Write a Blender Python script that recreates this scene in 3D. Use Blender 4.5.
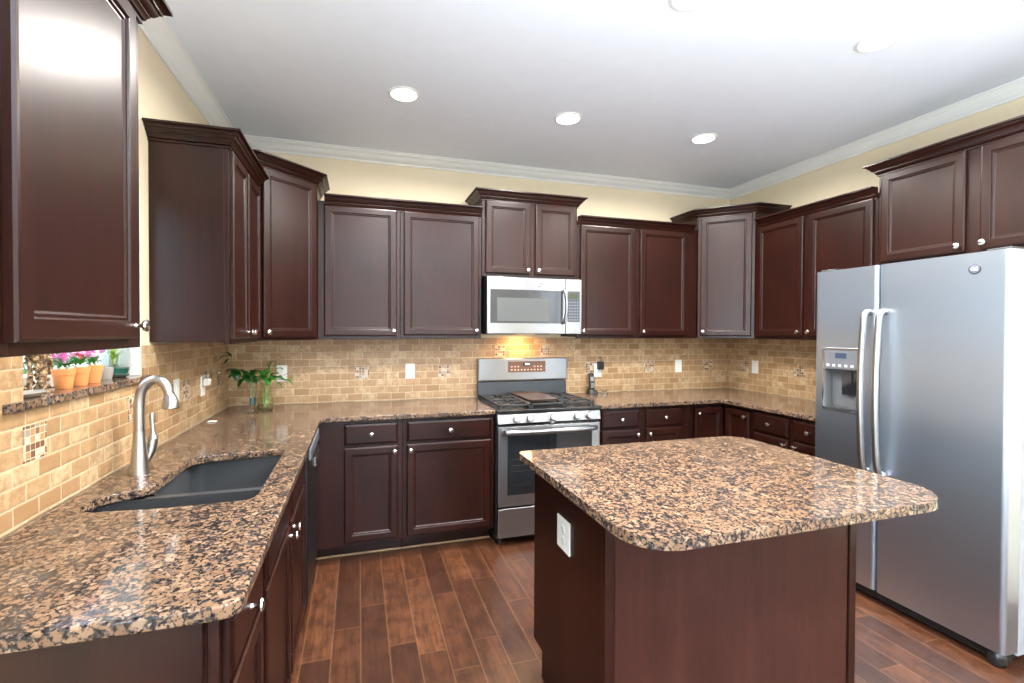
import bpy, bmesh, math, random
from mathutils import Vector, Matrix
random.seed(7)
sc = bpy.context.scene
col = sc.collection
for o in list(bpy.data.objects): bpy.data.objects.remove(o)
R = math.radians

# ------------------------------------------------------------------ camera
CX, CY, CZ = 0.8708, -3.674, 1.4384
YAW, PITCH, ROLL, F = 0.2966, -0.0136, 0.0038, 473.38
fw = Vector((math.sin(YAW)*math.cos(PITCH), math.cos(YAW)*math.cos(PITCH), math.sin(PITCH)))
rt = Vector((math.cos(YAW), -math.sin(YAW), 0)); up = rt.cross(fw)
r2 = math.cos(ROLL)*rt + math.sin(ROLL)*up; u2 = -math.sin(ROLL)*rt + math.cos(ROLL)*up
cd = bpy.data.cameras.new('camera'); cam = bpy.data.objects.new('camera', cd); col.objects.link(cam)
m = Matrix((r2, u2, -fw)).transposed().to_4x4(); m.translation = (CX, CY, CZ); cam.matrix_world = m
cd.sensor_width = 36; cd.sensor_fit = 'HORIZONTAL'; cd.lens = F*36/1024
cd.shift_x = 8.78/1024; cd.shift_y = -3.81/1024; cd.clip_start = .02
sc.camera = cam

# ------------------------------------------------------------------ world, exposure
W, H, YR = 4.235, 2.757, -7.2          # room width (x), ceiling, rear wall (y)
sc.view_settings.view_transform = 'Standard'; sc.view_settings.look = 'None'
sc.view_settings.gamma = 1; sc.view_settings.use_curve_mapping = False
sc.view_settings.exposure = 0.55
wd = bpy.data.worlds.new('sky'); sc.world = wd; wd.use_nodes = True
nt = wd.node_tree; nt.nodes.clear()
wo = nt.nodes.new('ShaderNodeOutputWorld'); bg = nt.nodes.new('ShaderNodeBackground')
tc = nt.nodes.new('ShaderNodeTexCoord'); sx = nt.nodes.new('ShaderNodeSeparateXYZ'); cr = nt.nodes.new('ShaderNodeValToRGB')
nt.links.new(tc.outputs['Generated'], sx.inputs[0]); nt.links.new(sx.outputs['Z'], cr.inputs[0])
cr.color_ramp.elements[0].position = 0.0; cr.color_ramp.elements[0].color = (.50, .54, .52, 1)
cr.color_ramp.elements[1].position = .35; cr.color_ramp.elements[1].color = (.62, .80, 1.0, 1)
e = cr.color_ramp.elements.new(.06); e.color = (.86, .93, 1.0, 1)
nt.links.new(cr.outputs[0], bg.inputs[0]); bg.inputs[1].default_value = 3.4
nt.links.new(bg.outputs[0], wo.inputs[0])

def area(name, loc, rot, sx_, sy_, power, colr, spread=180, shape='RECTANGLE'):
    l = bpy.data.lights.new(name, 'AREA'); l.shape = shape; l.size = sx_
    if shape == 'RECTANGLE': l.size_y = sy_
    l.energy = power; l.color = colr; l.spread = R(spread)
    o = bpy.data.objects.new(name, l); o.location = loc; o.rotation_euler = rot; col.objects.link(o)
    return o
# daylight outside the rear-room windows (behind the camera), plus an added ceiling fill
DAY = (.78, .89, 1.0)
area('daylight_rear', (1.9, YR-.35, 1.2), (R(122), 0, 0), 3.4, 2.1, 55, DAY)
area('ceiling_fill', (1.6, -4.7, 1.2), (R(180), 0, 0), 1.0, 1.0, 215, (.84, .92, 1.0), 150)  # unseen lamp aimed up, added to brighten the ceiling
area('daylight_left', (-.45, -4.65, 1.2), (0, R(-104), 0), 2.0, 1.5, 95, (.66, .83, 1.0))
area('daylight_right', (W+.45, -5.1, 1.35), (0, R(114), 0), 1.8, 2.0, 16, DAY)

# ------------------------------------------------------------------ node helpers
class NT:
    def __init__(s, name):
        s.m = bpy.data.materials.new(name); s.m.use_nodes = True; s.t = s.m.node_tree; s.t.nodes.clear()
        s.o = s.n('ShaderNodeOutputMaterial'); s.b = s.n('ShaderNodeBsdfPrincipled')
        s.t.links.new(s.b.outputs[0], s.o.inputs[0])
    def n(s, k): return s.t.nodes.new(k)
    def put(s, sock, v):
        if hasattr(v, 'links') or isinstance(v, bpy.types.NodeSocket): s.t.links.new(v, sock)
        elif v is not None:
            if isinstance(v, (tuple, list)) and len(v) == 3 and sock.type == 'RGBA': v = (*v, 1)
            sock.default_value = v
    def math(s, op, a, b=None, c=None):
        n = s.n('ShaderNodeMath'); n.operation = op; s.put(n.inputs[0], a)
        if b is not None: s.put(n.inputs[1], b)
        if c is not None: s.put(n.inputs[2], c)
        return n.outputs[0]
    def vec(s, x, y, z):
        n = s.n('ShaderNodeCombineXYZ'); s.put(n.inputs[0], x); s.put(n.inputs[1], y); s.put(n.inputs[2], z); return n.outputs[0]
    def sep(s, v):
        n = s.n('ShaderNodeSeparateXYZ'); s.put(n.inputs[0], v); return n.outputs
    def pos(s): return s.n('ShaderNodeNewGeometry').outputs['Position']
    def obj(s): return s.n('ShaderNodeTexCoord').outputs['Object']
    def scale(s, v, k):
        n = s.n('ShaderNodeVectorMath'); n.operation = 'MULTIPLY'; s.put(n.inputs[0], v); n.inputs[1].default_value = k; return n.outputs[0]
    def add(s, v, k):
        n = s.n('ShaderNodeVectorMath'); n.operation = 'ADD'; s.put(n.inputs[0], v); s.put(n.inputs[1], k); return n.outputs[0]
    def noise(s, v, sc_, det=3, rough=.55, out=0, dist=0):
        n = s.n('ShaderNodeTexNoise'); s.put(n.inputs['Vector'], v); n.inputs['Scale'].default_value = sc_
        n.inputs['Detail'].default_value = det; n.inputs['Roughness'].default_value = rough; n.inputs['Distortion'].default_value = dist
        return n.outputs[out]
    def vor(s, v, sc_, feat='F1', out='Distance', rnd=1):
        n = s.n('ShaderNodeTexVoronoi'); n.feature = feat; s.put(n.inputs['Vector'], v); n.inputs['Scale'].default_value = sc_
        n.inputs['Randomness'].default_value = rnd
        return n.outputs[out]
    def white(s, v):
        n = s.n('ShaderNodeTexWhiteNoise'); n.noise_dimensions = '3D'; s.put(n.inputs['Vector'], v); return n.outputs['Value']
    def ramp(s, f, stops, interp='LINEAR'):
        n = s.n('ShaderNodeValToRGB'); n.color_ramp.interpolation = interp; r = n.color_ramp
        while len(r.elements) < len(stops): r.elements.new(.5)
        for e_, (p, c) in zip(r.elements, stops): e_.position = p; e_.color = (*c, 1) if len(c) == 3 else c
        s.put(n.inputs[0], f); return n.outputs[0]
    def mix(s, f, a, b, mode='MIX'):
        n = s.n('ShaderNodeMix'); n.data_type = 'RGBA'; n.blend_type = mode
        s.put(n.inputs[0], f); s.put(n.inputs[6], a); s.put(n.inputs[7], b); return n.outputs[2]
    def bump(s, h, st=.3, d=.01):
        n = s.n('ShaderNodeBump'); n.inputs['Strength'].default_value = st; n.inputs['Distance'].default_value = d
        s.put(n.inputs['Height'], h); s.put(s.b.inputs['Normal'], n.outputs[0])
    def set(s, **k):
        for a, v in k.items(): s.put(s.b.inputs[a.replace('_', ' ')], v)
        return s
def sr(r, g, b):
    f = lambda c: (c/255/12.92) if c/255 <= .04045 else ((c/255+.055)/1.055)**2.4
    return (f(r), f(g), f(b))
def plain(name, c, rough=.5, metal=0, **k):
    n = NT(name); v = n.noise(n.obj(), 9, 2)
    colr = n.mix(n.math('MULTIPLY', v, .14), c, tuple(x*.6 for x in c))
    n.set(Base_Color=colr, Roughness=rough, Metallic=metal, **k); return n.m

def wood(name, c1, c2, axis=2, rough=.27, coat=.08):
    n = NT(name); k = [7., 7., 7.]; k[axis] = .55
    v = n.scale(n.obj(), tuple(k))
    g = n.noise(v, 3.2, 4, .5, dist=.1); f = n.noise(n.scale(n.obj(), tuple(x*5 for x in k)), 6, 3)
    mott = n.noise(n.obj(), 3.0, 3)
    t = n.math('ADD', n.math('MULTIPLY', g, .5), n.math('MULTIPLY', mott, .5))
    c = n.ramp(t, [(.25, c1), (.75, c2)])
    c = n.mix(n.ramp(f, [(.45, (0, 0, 0)), (.7, (.5, .5, .5))]), c, c1)
    n.set(Base_Color=c, Roughness=rough+.06, Coat_Weight=coat, Coat_Roughness=.2)
    n.set(Specular_IOR_Level=.30)
    return n.m
CHERRY = wood('cherry_stain', (.008, .0019, .0012), (.031, .0070, .0040))
CHERRY_LIT = wood('cherry_stain_lit', (.026, .0075, .0052), (.062, .0205, .0145))  # same stain, lighter and redder: light on island's near panel put into colour
CHERRY_H = wood('cherry_stain_horizontal', (.008, .0019, .0012), (.031, .0070, .0040), 0)

def granite():
    n = NT('granite'); p = n.pos()
    warp = n.noise(p, 60, 3, .6, out=1)
    pw = n.add(p, n.scale(warp, (.014, .014, .014)))
    cc = n.vor(pw, 62, out='Color'); ed = n.vor(pw, 62, 'DISTANCE_TO_EDGE')
    rnd = n.sep(cc)[0]; rnd2 = n.sep(cc)[1]
    big = n.noise(p, 9, 3, .6); fine = n.noise(p, 230, 3, .7); midn = n.noise(p, 120, 3, .7)
    blob = n.ramp(rnd, [(0, sr(96, 77, 59)), (.3, sr(131, 110, 87)), (.6, sr(113, 92, 70)), (1, sr(153, 134, 111))])
    blob = n.mix(n.math('MULTIPLY', fine, .7), blob, sr(132, 96, 74))
    dark = n.ramp(midn, [(.40, sr(26, 25, 27)), (.50, sr(58, 51, 49)), (.62, sr(100, 86, 77))])
    k = n.math('ADD', ed, n.math('MULTIPLY', n.math('SUBTRACT', midn, .5), .9))
    k = n.math('ADD', k, n.math('MULTIPLY', n.math('SUBTRACT', big, .5), .30))
    k = n.math('SUBTRACT', k, n.math('MULTIPLY', n.math('GREATER_THAN', rnd2, .76), .30))
    mask = n.ramp(k, [(.02, (0, 0, 0)), (.14, (1, 1, 1))])
    c = n.mix(mask, dark, blob)
    spk = n.ramp(n.noise(n.add(p, (3, 1, 2)), 150, 2, .5), [(.60, (0, 0, 0)), (.66, (1, 1, 1))])
    c = n.mix(n.math('MULTIPLY', spk, .75), c, sr(44, 40, 40))
    n.set(Base_Color=c, Roughness=.11, Specular_IOR_Level=.36, Coat_Weight=.05, Coat_Roughness=.05); return n.m
GRANITE = granite()

def tile_mat(name, axis):
    """tumbled travertine 2 x 4 inch tiles in running bond; axis = horizontal world axis"""
    n = NT(name); P = n.sep(n.pos()); u = P[axis]; v = n.math('SUBTRACT', P[2], .9215)
    w_, h_ = .1045, .0515
    wob = n.noise(n.pos(), 40, 2); wobs = n.math('MULTIPLY', n.math('SUBTRACT', wob, .5), .0045)
    v2 = n.math('ADD', v, wobs); row = n.math('FLOOR', n.math('DIVIDE', v2, h_))
    off = n.math('MULTIPLY', n.math('MODULO', n.math('ADD', row, 40), 2), .5)
    uu = n.math('ADD', n.math('DIVIDE', n.math('ADD', n.math('ADD', u, wobs), 20.), w_), off)
    cu = n.math('FLOOR', uu); fu = n.math('FRACT', uu); fv = n.math('FRACT', n.math('DIVIDE', v2, h_))
    eu = n.math('MULTIPLY', n.math('MINIMUM', fu, n.math('SUBTRACT', 1., fu)), w_)
    ev = n.math('MULTIPLY', n.math('MINIMUM', fv, n.math('SUBTRACT', 1., fv)), h_)
    ed = n.math('MINIMUM', eu, ev)
    r = n.white(n.vec(cu, row, 1.3))
    c = n.ramp(r, [(0, sr(156, 120, 82)), (.3, sr(172, 139, 99)), (.65, sr(186, 155, 115)), (1, sr(202, 176, 138))])
    c = n.mix(n.ramp(n.noise(n.pos(), 34, 5, .7), [(.4, (0, 0, 0)), (.62, (.8, .8, .8))]), c, sr(154, 119, 84))
    pit = n.ramp(n.noise(n.pos(), 110, 4, .7), [(.60, (0, 0, 0)), (.72, (1, 1, 1))])
    c = n.mix(n.math('MULTIPLY', pit, .35), c, sr(150, 108, 70))
    g = n.ramp(ed, [(.0016, (0, 0, 0)), (.0034, (1, 1, 1))])
    c = n.mix(g, sr(204, 182, 150), c)
    hgt = n.ramp(ed, [(.0008, (0, 0, 0)), (.006, (1, 1, 1))])
    hgt = n.math('SUBTRACT', hgt, n.math('MULTIPLY', pit, .25))
    n.set(Base_Color=c, Roughness=.42); n.bump(hgt, .5, .003); return n.m
TILE_X = tile_mat('travertine_tile_back', 0); TILE_Y = tile_mat('travertine_tile_side', 1)

def floor_mat():
    n = NT('oak_planks'); P = n.sep(n.pos()); wd_ = .1243; L = .92
    rx = n.math('DIVIDE', n.math('ADD', P[0], 20*wd_-.631), wd_); row = n.math('FLOOR', rx); fx = n.math('FRACT', rx)
    ro = n.white(n.vec(row, 4.1, .7)); ro2 = n.white(n.vec(row, 9.1, 2.7))
    yy = n.math('ADD', n.math('DIVIDE', n.math('ADD', P[1], 30.), n.math('ADD', L-.45, n.math('MULTIPLY', ro2, .75))), n.math('MULTIPLY', ro, 5.))
    cy = n.math('FLOOR', yy); fy = n.math('FRACT', yy)
    ex = n.math('MULTIPLY', n.math('MINIMUM', fx, n.math('SUBTRACT', 1., fx)), wd_)
    ey = n.math('MULTIPLY', n.math('MINIMUM', fy, n.math('SUBTRACT', 1., fy)), L)
    ed = n.math('MINIMUM', ex, ey)
    idv = n.vec(row, cy, .5); r = n.white(idv)
    gv = n.add(n.scale(n.pos(), (26., 1.6, 1.)), n.scale(n.vec(r, r, r), (30., 30., 30.)))
    grain = n.noise(gv, 2.2, 6, .62, dist=.5); blot = n.noise(n.add(n.scale(n.pos(), (1.6, 1., 1.)), n.scale(n.vec(r, r, r), (9., 9., 0.))), 9., 6, .72)
    c = n.ramp(r, [(0, sr(62, 35, 23)), (.35, sr(79, 46, 29)), (.7, sr(93, 56, 35)), (1, sr(108, 67, 42))])
    c = n.mix(n.ramp(grain, [(.38, (0, 0, 0)), (.62, (1, 1, 1))]), n.mix(.55, c, sr(46, 25, 17)), c)
    c = n.mix(n.math('MULTIPLY', n.ramp(blot, [(.40, (1, 1, 1)), (.56, (0, 0, 0))]), .62), c, sr(44, 25, 18))
    seam = n.ramp(ed, [(.0006, (1, 1, 1)), (.0015, (0, 0, 0))])
    c = n.mix(n.math('MULTIPLY', seam, .32), c, sr(160, 118, 86))
    n.set(Base_Color=c, Roughness=n.math('ADD', .24, n.math('MULTIPLY', blot, .18)), Specular_IOR_Level=.5)
    n.bump(n.math('ADD', n.math('MULTIPLY', grain, .25), n.math('MULTIPLY', blot, .5)), .12, .004); return n.m
FLOORM = floor_mat()

def steel(name, base=.62, rough=.24, spread='h', aniso=.85, tint=(1, 1.0, 1.02)):
    """brushed steel; spread 'h' scatters reflections sideways (vertical brushing), 'v' up and down"""
    n = NT(name); s_ = n.noise(n.scale(n.obj(), (1.2, 1.2, 5.)), 1.4, 2)
    g = n.n('ShaderNodeNewGeometry'); x = n.n('ShaderNodeVectorMath'); x.operation = 'CROSS_PRODUCT'
    n.put(x.inputs[0], g.outputs['Normal']); x.inputs[1].default_value = (.02, .013, 1)
    t = x.outputs[0]
    if spread == 'v':
        y = n.n('ShaderNodeVectorMath'); y.operation = 'CROSS_PRODUCT'; n.put(y.inputs[0], g.outputs['Normal']); n.put(y.inputs[1], t); t = y.outputs[0]
    n.set(Base_Color=tuple(base*k for k in tint), Metallic=1., Anisotropic=aniso, Roughness=rough, Tangent=t)
    n.bump(s_, .10, .02); return n.m
STEEL = steel('brushed_steel', .66, .36, 'h', .8, (.86, .97, 1.11))
STEEL_X = steel('brushed_steel_range', .33, .28, 'v', .8, (.97, .99, 1.02))
NICKEL = plain('satin_nickel', (.74, .72, .69), .2, 1)
FAUCET = plain('brushed_nickel_faucet', (.47, .45, .43), .3, 1)
CHROME = plain('chrome', (.8, .82, .84), .1, 1)
BLACK = plain('black_enamel', (.012, .012, .013), .22)
BLACKP = plain('black_plastic', (.016, .016, .017), .4)
IRON = plain('cast_iron', (.022, .022, .024), .55)
DGLASS = plain('dark_glass', (.014, .015, .017), .05, 0, Specular_IOR_Level=.7)
MWGLASS = plain('smoked_oven_glass', (.035, .038, .045), .06, 0, Specular_IOR_Level=.8)
SCREEN_MESH = plain('oven_screen_mesh', (.07, .075, .075), .3)
GREYP = plain('grey_plastic', (.30, .31, .33), .4)
DGREY = plain('dark_grey_trim', (.07, .072, .078), .35, .5)
BODYGREY = plain('fridge_side_grey', (.32, .34, .37), .45)
WHITE = plain('white_plastic', sr(238, 236, 228), .35)
PAINT = plain('white_trim_paint', sr(238, 238, 236), .4)
CREAM = plain('cream_wall_paint', sr(232, 216, 186), .7)
CEIL = plain('ceiling_paint', sr(236, 242, 252), .8)
SINKM = plain('black_composite', (.045, .047, .049), .34)
SHOE = plain('shoe_moulding', sr(150, 118, 88), .4)
TERRA = plain('terracotta', sr(226, 146, 84), .7)
SOIL = plain('potting_fibre', sr(226, 232, 214), .9)
LEAF = plain('leaf_green', sr(46, 118, 34), .4)
LEAFD = plain('leaf_dark_green', sr(22, 74, 22), .38)
LEAFY = plain('leaf_yellow_green', sr(150, 180, 40), .45)
STEMM = plain('stem_green', sr(96, 140, 46), .5)
PINK = plain('pink_petals', sr(232, 120, 190), .6)
PALEPINK = plain('pale_pink_petals', sr(240, 190, 225), .6)
RED = plain('red_petals', sr(215, 30, 36), .6)
nb = NT('bronze_resin'); qn = nb.noise(nb.obj(), 95, 4, .7)
nb.set(Base_Color=nb.ramp(qn, [(.38, sr(50, 36, 26)), (.5, sr(128, 96, 62)), (.62, sr(214, 186, 140))]), Roughness=.35, Metallic=.35); nb.bump(qn, .9, .008); BRONZE = nb.m
STONE = plain('pale_dish', sr(150, 142, 132), .5)
TEAL = plain('teal_glaze', sr(30, 110, 100), .2)
BROWNP = plain('brown_panel', sr(96, 68, 54), .3)
def glass(name, c, rough=.02):
    n = NT(name); n.set(Base_Color=c, Roughness=rough, Transmission_Weight=1., IOR=1.45); return n.m
GLASS = glass('clear_glass', (.93, .97, .95)); GGLASS = glass('green_glass', (.84, .93, .70)); BGLASS = glass('blue_glass', (.16, .45, .62))
def pane_mat():
    n = NT('window_pane'); t = n.n('ShaderNodeBsdfTransparent'); g = n.n('ShaderNodeBsdfGlossy'); g.inputs['Roughness'].default_value = .02
    mx = n.n('ShaderNodeMixShader'); mx.inputs[0].default_value = .06
    n.t.links.new(t.outputs[0], mx.inputs[1]); n.t.links.new(g.outputs[0], mx.inputs[2]); n.t.links.new(mx.outputs[0], n.o.inputs[0]); return n.m
PANE = pane_mat()
def emis(name, c, s_, base=.1):
    n = NT(name); n.set(Base_Color=tuple(min(1, x*base) for x in c), Emission_Color=c, Emission_Strength=s_); return n.m
LENS = emis('lamp_lens', (1, .97, .92), 9.); LCD = emis('green_display', (.20, .24, .08), .10)
CLOCK = emis('clock_digits', (.9, .95, 1), 1.3); BLCD = emis('blue_display', (.10, .16, .32), .3)
def mosaic_mat():
    n = NT('mosaic_chips'); o = n.obj(); s3 = n.sep(o); q = .0205
    ax = n.math('FLOOR', n.math('DIVIDE', n.math('ADD', s3[0], 1.0045-.0197), q)); az = n.math('FLOOR', n.math('DIVIDE', n.math('ADD', s3[2], 1.0045-.0197), q))
    r = n.white(n.vec(ax, az, 3.3))
    info = n.n('ShaderNodeObjectInfo').outputs['Random']
    r = n.white(n.vec(ax, az, info))
    fx = n.math('FRACT', n.math('DIVIDE', n.math('ADD', s3[0], 1.0045-.0197), q)); fz = n.math('FRACT', n.math('DIVIDE', n.math('ADD', s3[2], 1.0045-.0197), q))
    e1 = n.math('MINIMUM', n.math('MINIMUM', fx, n.math('SUBTRACT', 1., fx)), n.math('MINIMUM', fz, n.math('SUBTRACT', 1., fz)))
    c = n.ramp(r, [(0, sr(112, 80, 64)), (.25, sr(150, 140, 132)), (.45, sr(192, 182, 166)), (.72, sr(176, 136, 98)), (.86, sr(128, 100, 82))], 'CONSTANT')
    c = n.mix(n.ramp(e1, [(.05, (0, 0, 0)), (.10, (1, 1, 1))]), sr(206, 184, 150), c)
    n.set(Base_Color=c, Roughness=.15); n.bump(n.ramp(e1, [(.04, (0, 0, 0)), (.16, (1, 1, 1))]), .5, .002); return n.m
MOSAIC = mosaic_mat()

# ------------------------------------------------------------------ mesh helpers
def link(name, bm, mat, parent=None, loc=None, rotz=0., smooth=True, bev=0., seg=2):
    me = bpy.data.meshes.new(name); bmesh.ops.recalc_face_normals(bm, faces=bm.faces); bm.to_mesh(me); bm.free()
    me.materials.append(mat); o = bpy.data.objects.new(name, me); col.objects.link(o)
    if parent: o.parent = parent
    if loc is not None: o.location = loc
    if rotz: o.rotation_euler = (0, 0, rotz)
    if bev:
        b = o.modifiers.new('bevel', 'BEVEL'); b.width = bev; b.segments = seg; b.limit_method = 'ANGLE'; b.angle_limit = R(40); b.harden_normals = True
    if smooth:
        for p in me.polygons: p.use_smooth = True
        try: me.set_sharp_from_angle(angle=R(38))
        except Exception: pass
    return o
def bx(bm, x0, x1, y0, y1, z0, z1):
    vs = [bm.verts.new((x, y, z)) for x in (x0, x1) for y in (y0, y1) for z in (z0, z1)]
    for f in ((0, 1, 3, 2), (4, 6, 7, 5), (0, 4, 5, 1), (2, 3, 7, 6), (0, 2, 6, 4), (1, 5, 7, 3)): bm.faces.new([vs[i] for i in f])
def box(name, b, mat, parent=None, bev=.0015, **k):
    bm = bmesh.new(); bx(bm, *b); return link(name, bm, mat, parent, bev=bev, **k)
def boxes(name, bl, mat, parent=None, bev=.0015, **k):
    bm = bmesh.new()
    for b in bl: bx(bm, *b)
    return link(name, bm, mat, parent, bev=bev, **k)
def loft(bm, loops, cap0=True, cap1=True, close=True):
    """loops: list of lists of points; quads between consecutive loops"""
    L = [[bm.verts.new(p) for p in lp] for lp in loops]; n = len(L[0])
    for a, b in zip(L, L[1:]):
        for i in range(n if close else n-1):
            j = (i+1) % n
            try: bm.faces.new((a[i], a[j], b[j], b[i]))
            except ValueError: pass
    if cap0: bm.faces.new(L[0][::-1])
    if cap1: bm.faces.new(L[-1])
    return L
def lathe(bm, prof, c=(0, 0, 0), seg=24, axis='z', cap0=True, cap1=True, sxy=(1, 1)):
    lps = []
    for r, h in prof:
        r = max(r, .0001); lp = []
        for i in range(seg):
            a = 2*math.pi*i/seg; x, y = r*math.cos(a)*sxy[0], r*math.sin(a)*sxy[1]
            p = {'z': (x, y, h), 'y': (x, h, -y), 'x': (h, x, y)}[axis]
            lp.append((p[0]+c[0], p[1]+c[1], p[2]+c[2]))
        lps.append(lp)
    loft(bm, lps, cap0, cap1)
def tube(bm, pts, rad, seg=12, caps=True, flat=1.0):
    pts = [Vector(p) for p in pts]; n = len(pts)
    if not isinstance(rad, (list, tuple)): rad = [rad]*n
    t0 = (pts[1]-pts[0]).normalized(); a = Vector((0, 0, 1)) if abs(t0.z) < .9 else Vector((1, 0, 0))
    u = t0.cross(a).normalized(); lps = []
    for i, p in enumerate(pts):
        t = (pts[min(i+1, n-1)]-pts[max(i-1, 0)]).normalized()
        u = (u-t*u.dot(t)).normalized(); v = t.cross(u)
        lps.append([tuple(p+u*rad[i]*math.cos(2*math.pi*k/seg)+v*rad[i]*flat*math.sin(2*math.pi*k/seg)) for k in range(seg)])
    loft(bm, lps, caps, caps)
def spline(ctrl, n=8):
    """Catmull-Rom through control points"""
    c = [Vector(p) for p in ctrl]; c = [2*c[0]-c[1]]+c+[2*c[-1]-c[-2]]; out = []
    for i in range(1, len(c)-2):
        for k in range(n):
            t = k/n; a, b, d, e_ = c[i-1], c[i], c[i+1], c[i+2]
            out.append(.5*((2*b)+(-a+d)*t+(2*a-5*b+4*d-e_)*t*t+(-a+3*b-3*d+e_)*t**3))
    out.append(c[-2]); return out
def rrect(x0, x1, y0, y1, r, n=5):
    """rounded rectangle, ccw; r one number or four (x0y0, x1y0, x1y1, x0y1)"""
    rs = r if isinstance(r, (list, tuple)) else [r]*4; P_ = []
    for (cx, cy, sxn, syn, a0), q in zip(((x0, y0, 1, 1, 180), (x1, y0, -1, 1, 270), (x1, y1, -1, -1, 0), (x0, y1, 1, -1, 90)), rs):
        for i in range(n+1):
            a = R(a0+90*i/n); P_.append((cx+sxn*q+q*math.cos(a), cy+syn*q+q*math.sin(a)))
    return P_
def poly_slab(name, outer, holes, z0, z1, mat, parent=None, bev=.008, **k):
    bm = bmesh.new(); es = []
    for lp in [outer]+holes:
        vs = [bm.verts.new((x, y, z0)) for x, y in lp]
        for i in range(len(vs)): es.append(bm.edges.new((vs[i], vs[(i+1) % len(vs)])))
    bmesh.ops.triangle_fill(bm, use_beauty=True, use_dissolve=False, edges=es)
    fs = bm.faces[:]; ex = bmesh.ops.extrude_face_region(bm, geom=fs)
    bmesh.ops.translate(bm, vec=(0, 0, z1-z0), verts=[v for v in ex['geom'] if isinstance(v, bmesh.types.BMVert)])
    o = link(name, bm, mat, parent, bev=bev, seg=3, **k); o.modifiers['bevel'].harden_normals = False
    wn = o.modifiers.new('wn', 'WEIGHTED_NORMAL'); wn.weight = 100; return o
def sweep(name, prof, path, mat, parent=None, **k):
    """prof: (outward, z) open->closed loop; path: plan points; outward = left normal of travel; mitred"""
    n = len(path); P2 = [Vector(p) for p in path]; bm = bmesh.new(); lps = []
    for i, p in enumerate(P2):
        d0 = (P2[i]-P2[i-1]).normalized() if i else (P2[1]-P2[0]).normalized()
        d1 = (P2[i+1]-P2[i]).normalized() if i < n-1 else d0
        n0, n1 = Vector((-d0.y, d0.x)), Vector((-d1.y, d1.x)); b = (n0+n1); b = b/(b.length_squared/2) if b.length > 1e-6 else n0
        lps.append([(p.x+b.x*o, p.y+b.y*o, z) for o, z in prof])
    loft(bm, lps); return link(name, bm, mat, parent, **k)
def empty(name, label, cat, loc=(0, 0, 0), rotz=0., group=None):
    o = bpy.data.objects.new(name, None); o.empty_display_size = .05; col.objects.link(o); o.location = loc; o.rotation_euler = (0, 0, rotz)
    return tag(o, label, cat, group)
def tag(o, label, cat, group=None, kind=None):
    if label: o['label'] = label
    if cat: o['category'] = cat
    if group: o['group'] = group
    if kind: o['kind'] = kind
    return o
def struct(o): o['kind'] = 'structure'; return o
def text(name, s_, size, mat, parent, loc, rot, depth=.0006):
    c = bpy.data.curves.new(name, 'FONT'); c.body = s_; c.size = size; c.extrude = depth; c.align_x = 'CENTER'; c.align_y = 'CENTER'; c.resolution_u = 3
    t = bpy.data.objects.new(name, c); col.objects.link(t); bpy.context.view_layer.update()
    me = bpy.data.meshes.new_from_object(t.evaluated_get(bpy.context.evaluated_depsgraph_get())); bpy.data.objects.remove(t)
    me.materials.clear(); me.materials.append(mat); o = bpy.data.objects.new(name, me); col.objects.link(o); o.parent = parent
    o.location = loc; o.rotation_euler = rot; return o

# ------------------------------------------------------------------ room shell
EXT = 0.16
struct(box('floor', (-EXT, W+EXT, YR-EXT, EXT, -.08, 0), FLOORM, bev=0))
struct(box('ceiling', (-EXT, W+EXT, YR-EXT, EXT, H, H+.1), CEIL, bev=0))
struct(box('wall_back', (-EXT, W+EXT, 0, EXT, 0, H), CREAM, bev=0))
WY0, WY1, WZ0, WZ1 = -2.085, -1.335, 1.222, 2.12      # kitchen window opening
LY0, LY1, LZ1 = -5.45, -3.85, 2.15                    # glass door further back
struct(boxes('wall_left', [(-EXT, 0, WY1, 0, 0, H), (-EXT, 0, WY0, WY1, 0, WZ0), (-EXT, 0, WY0, WY1, WZ1, H), (-EXT, 0, LY1, WY0, 0, H),
    (-EXT, 0, LY0, LY1, LZ1, H), (-EXT, 0, YR, LY0, 0, H)], CREAM, bev=0))
struct(boxes('wall_right', [(W, W+EXT, -4.1, 0, 0, H), (W, W+EXT, -6.1, -4.1, 0, .45), (W, W+EXT, -6.1, -4.1, 2.25, H), (W, W+EXT, YR, -6.1, 0, H)], CREAM, bev=0))
struct(boxes('wall_rear', [(0, .2, YR-EXT, YR, 0, H), (3.6, W, YR-EXT, YR, 0, H), (.2, 3.6, YR-EXT, YR, 0, .3), (.2, 3.6, YR-EXT, YR, 2.4, H)], CREAM, bev=0))
# ceiling crown
h_ = H
cp = [(0, h_-.068), (.010, h_-.068), (.014, h_-.058), (.020, h_-.055), (.030, h_-.050), (.048, h_-.030), (.066, h_-.018), (.074, h_-.015), (.078, h_-.008), (.091, h_-.006), (.091, h_-.0005), (0, h_-.0005)]
struct(sweep('trim_1', cp, [(0.0005, YR+.001), (.0005, -.0005), (W-.0005, -.0005), (W-.0005, YR+.001)][::-1], PAINT))
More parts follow.
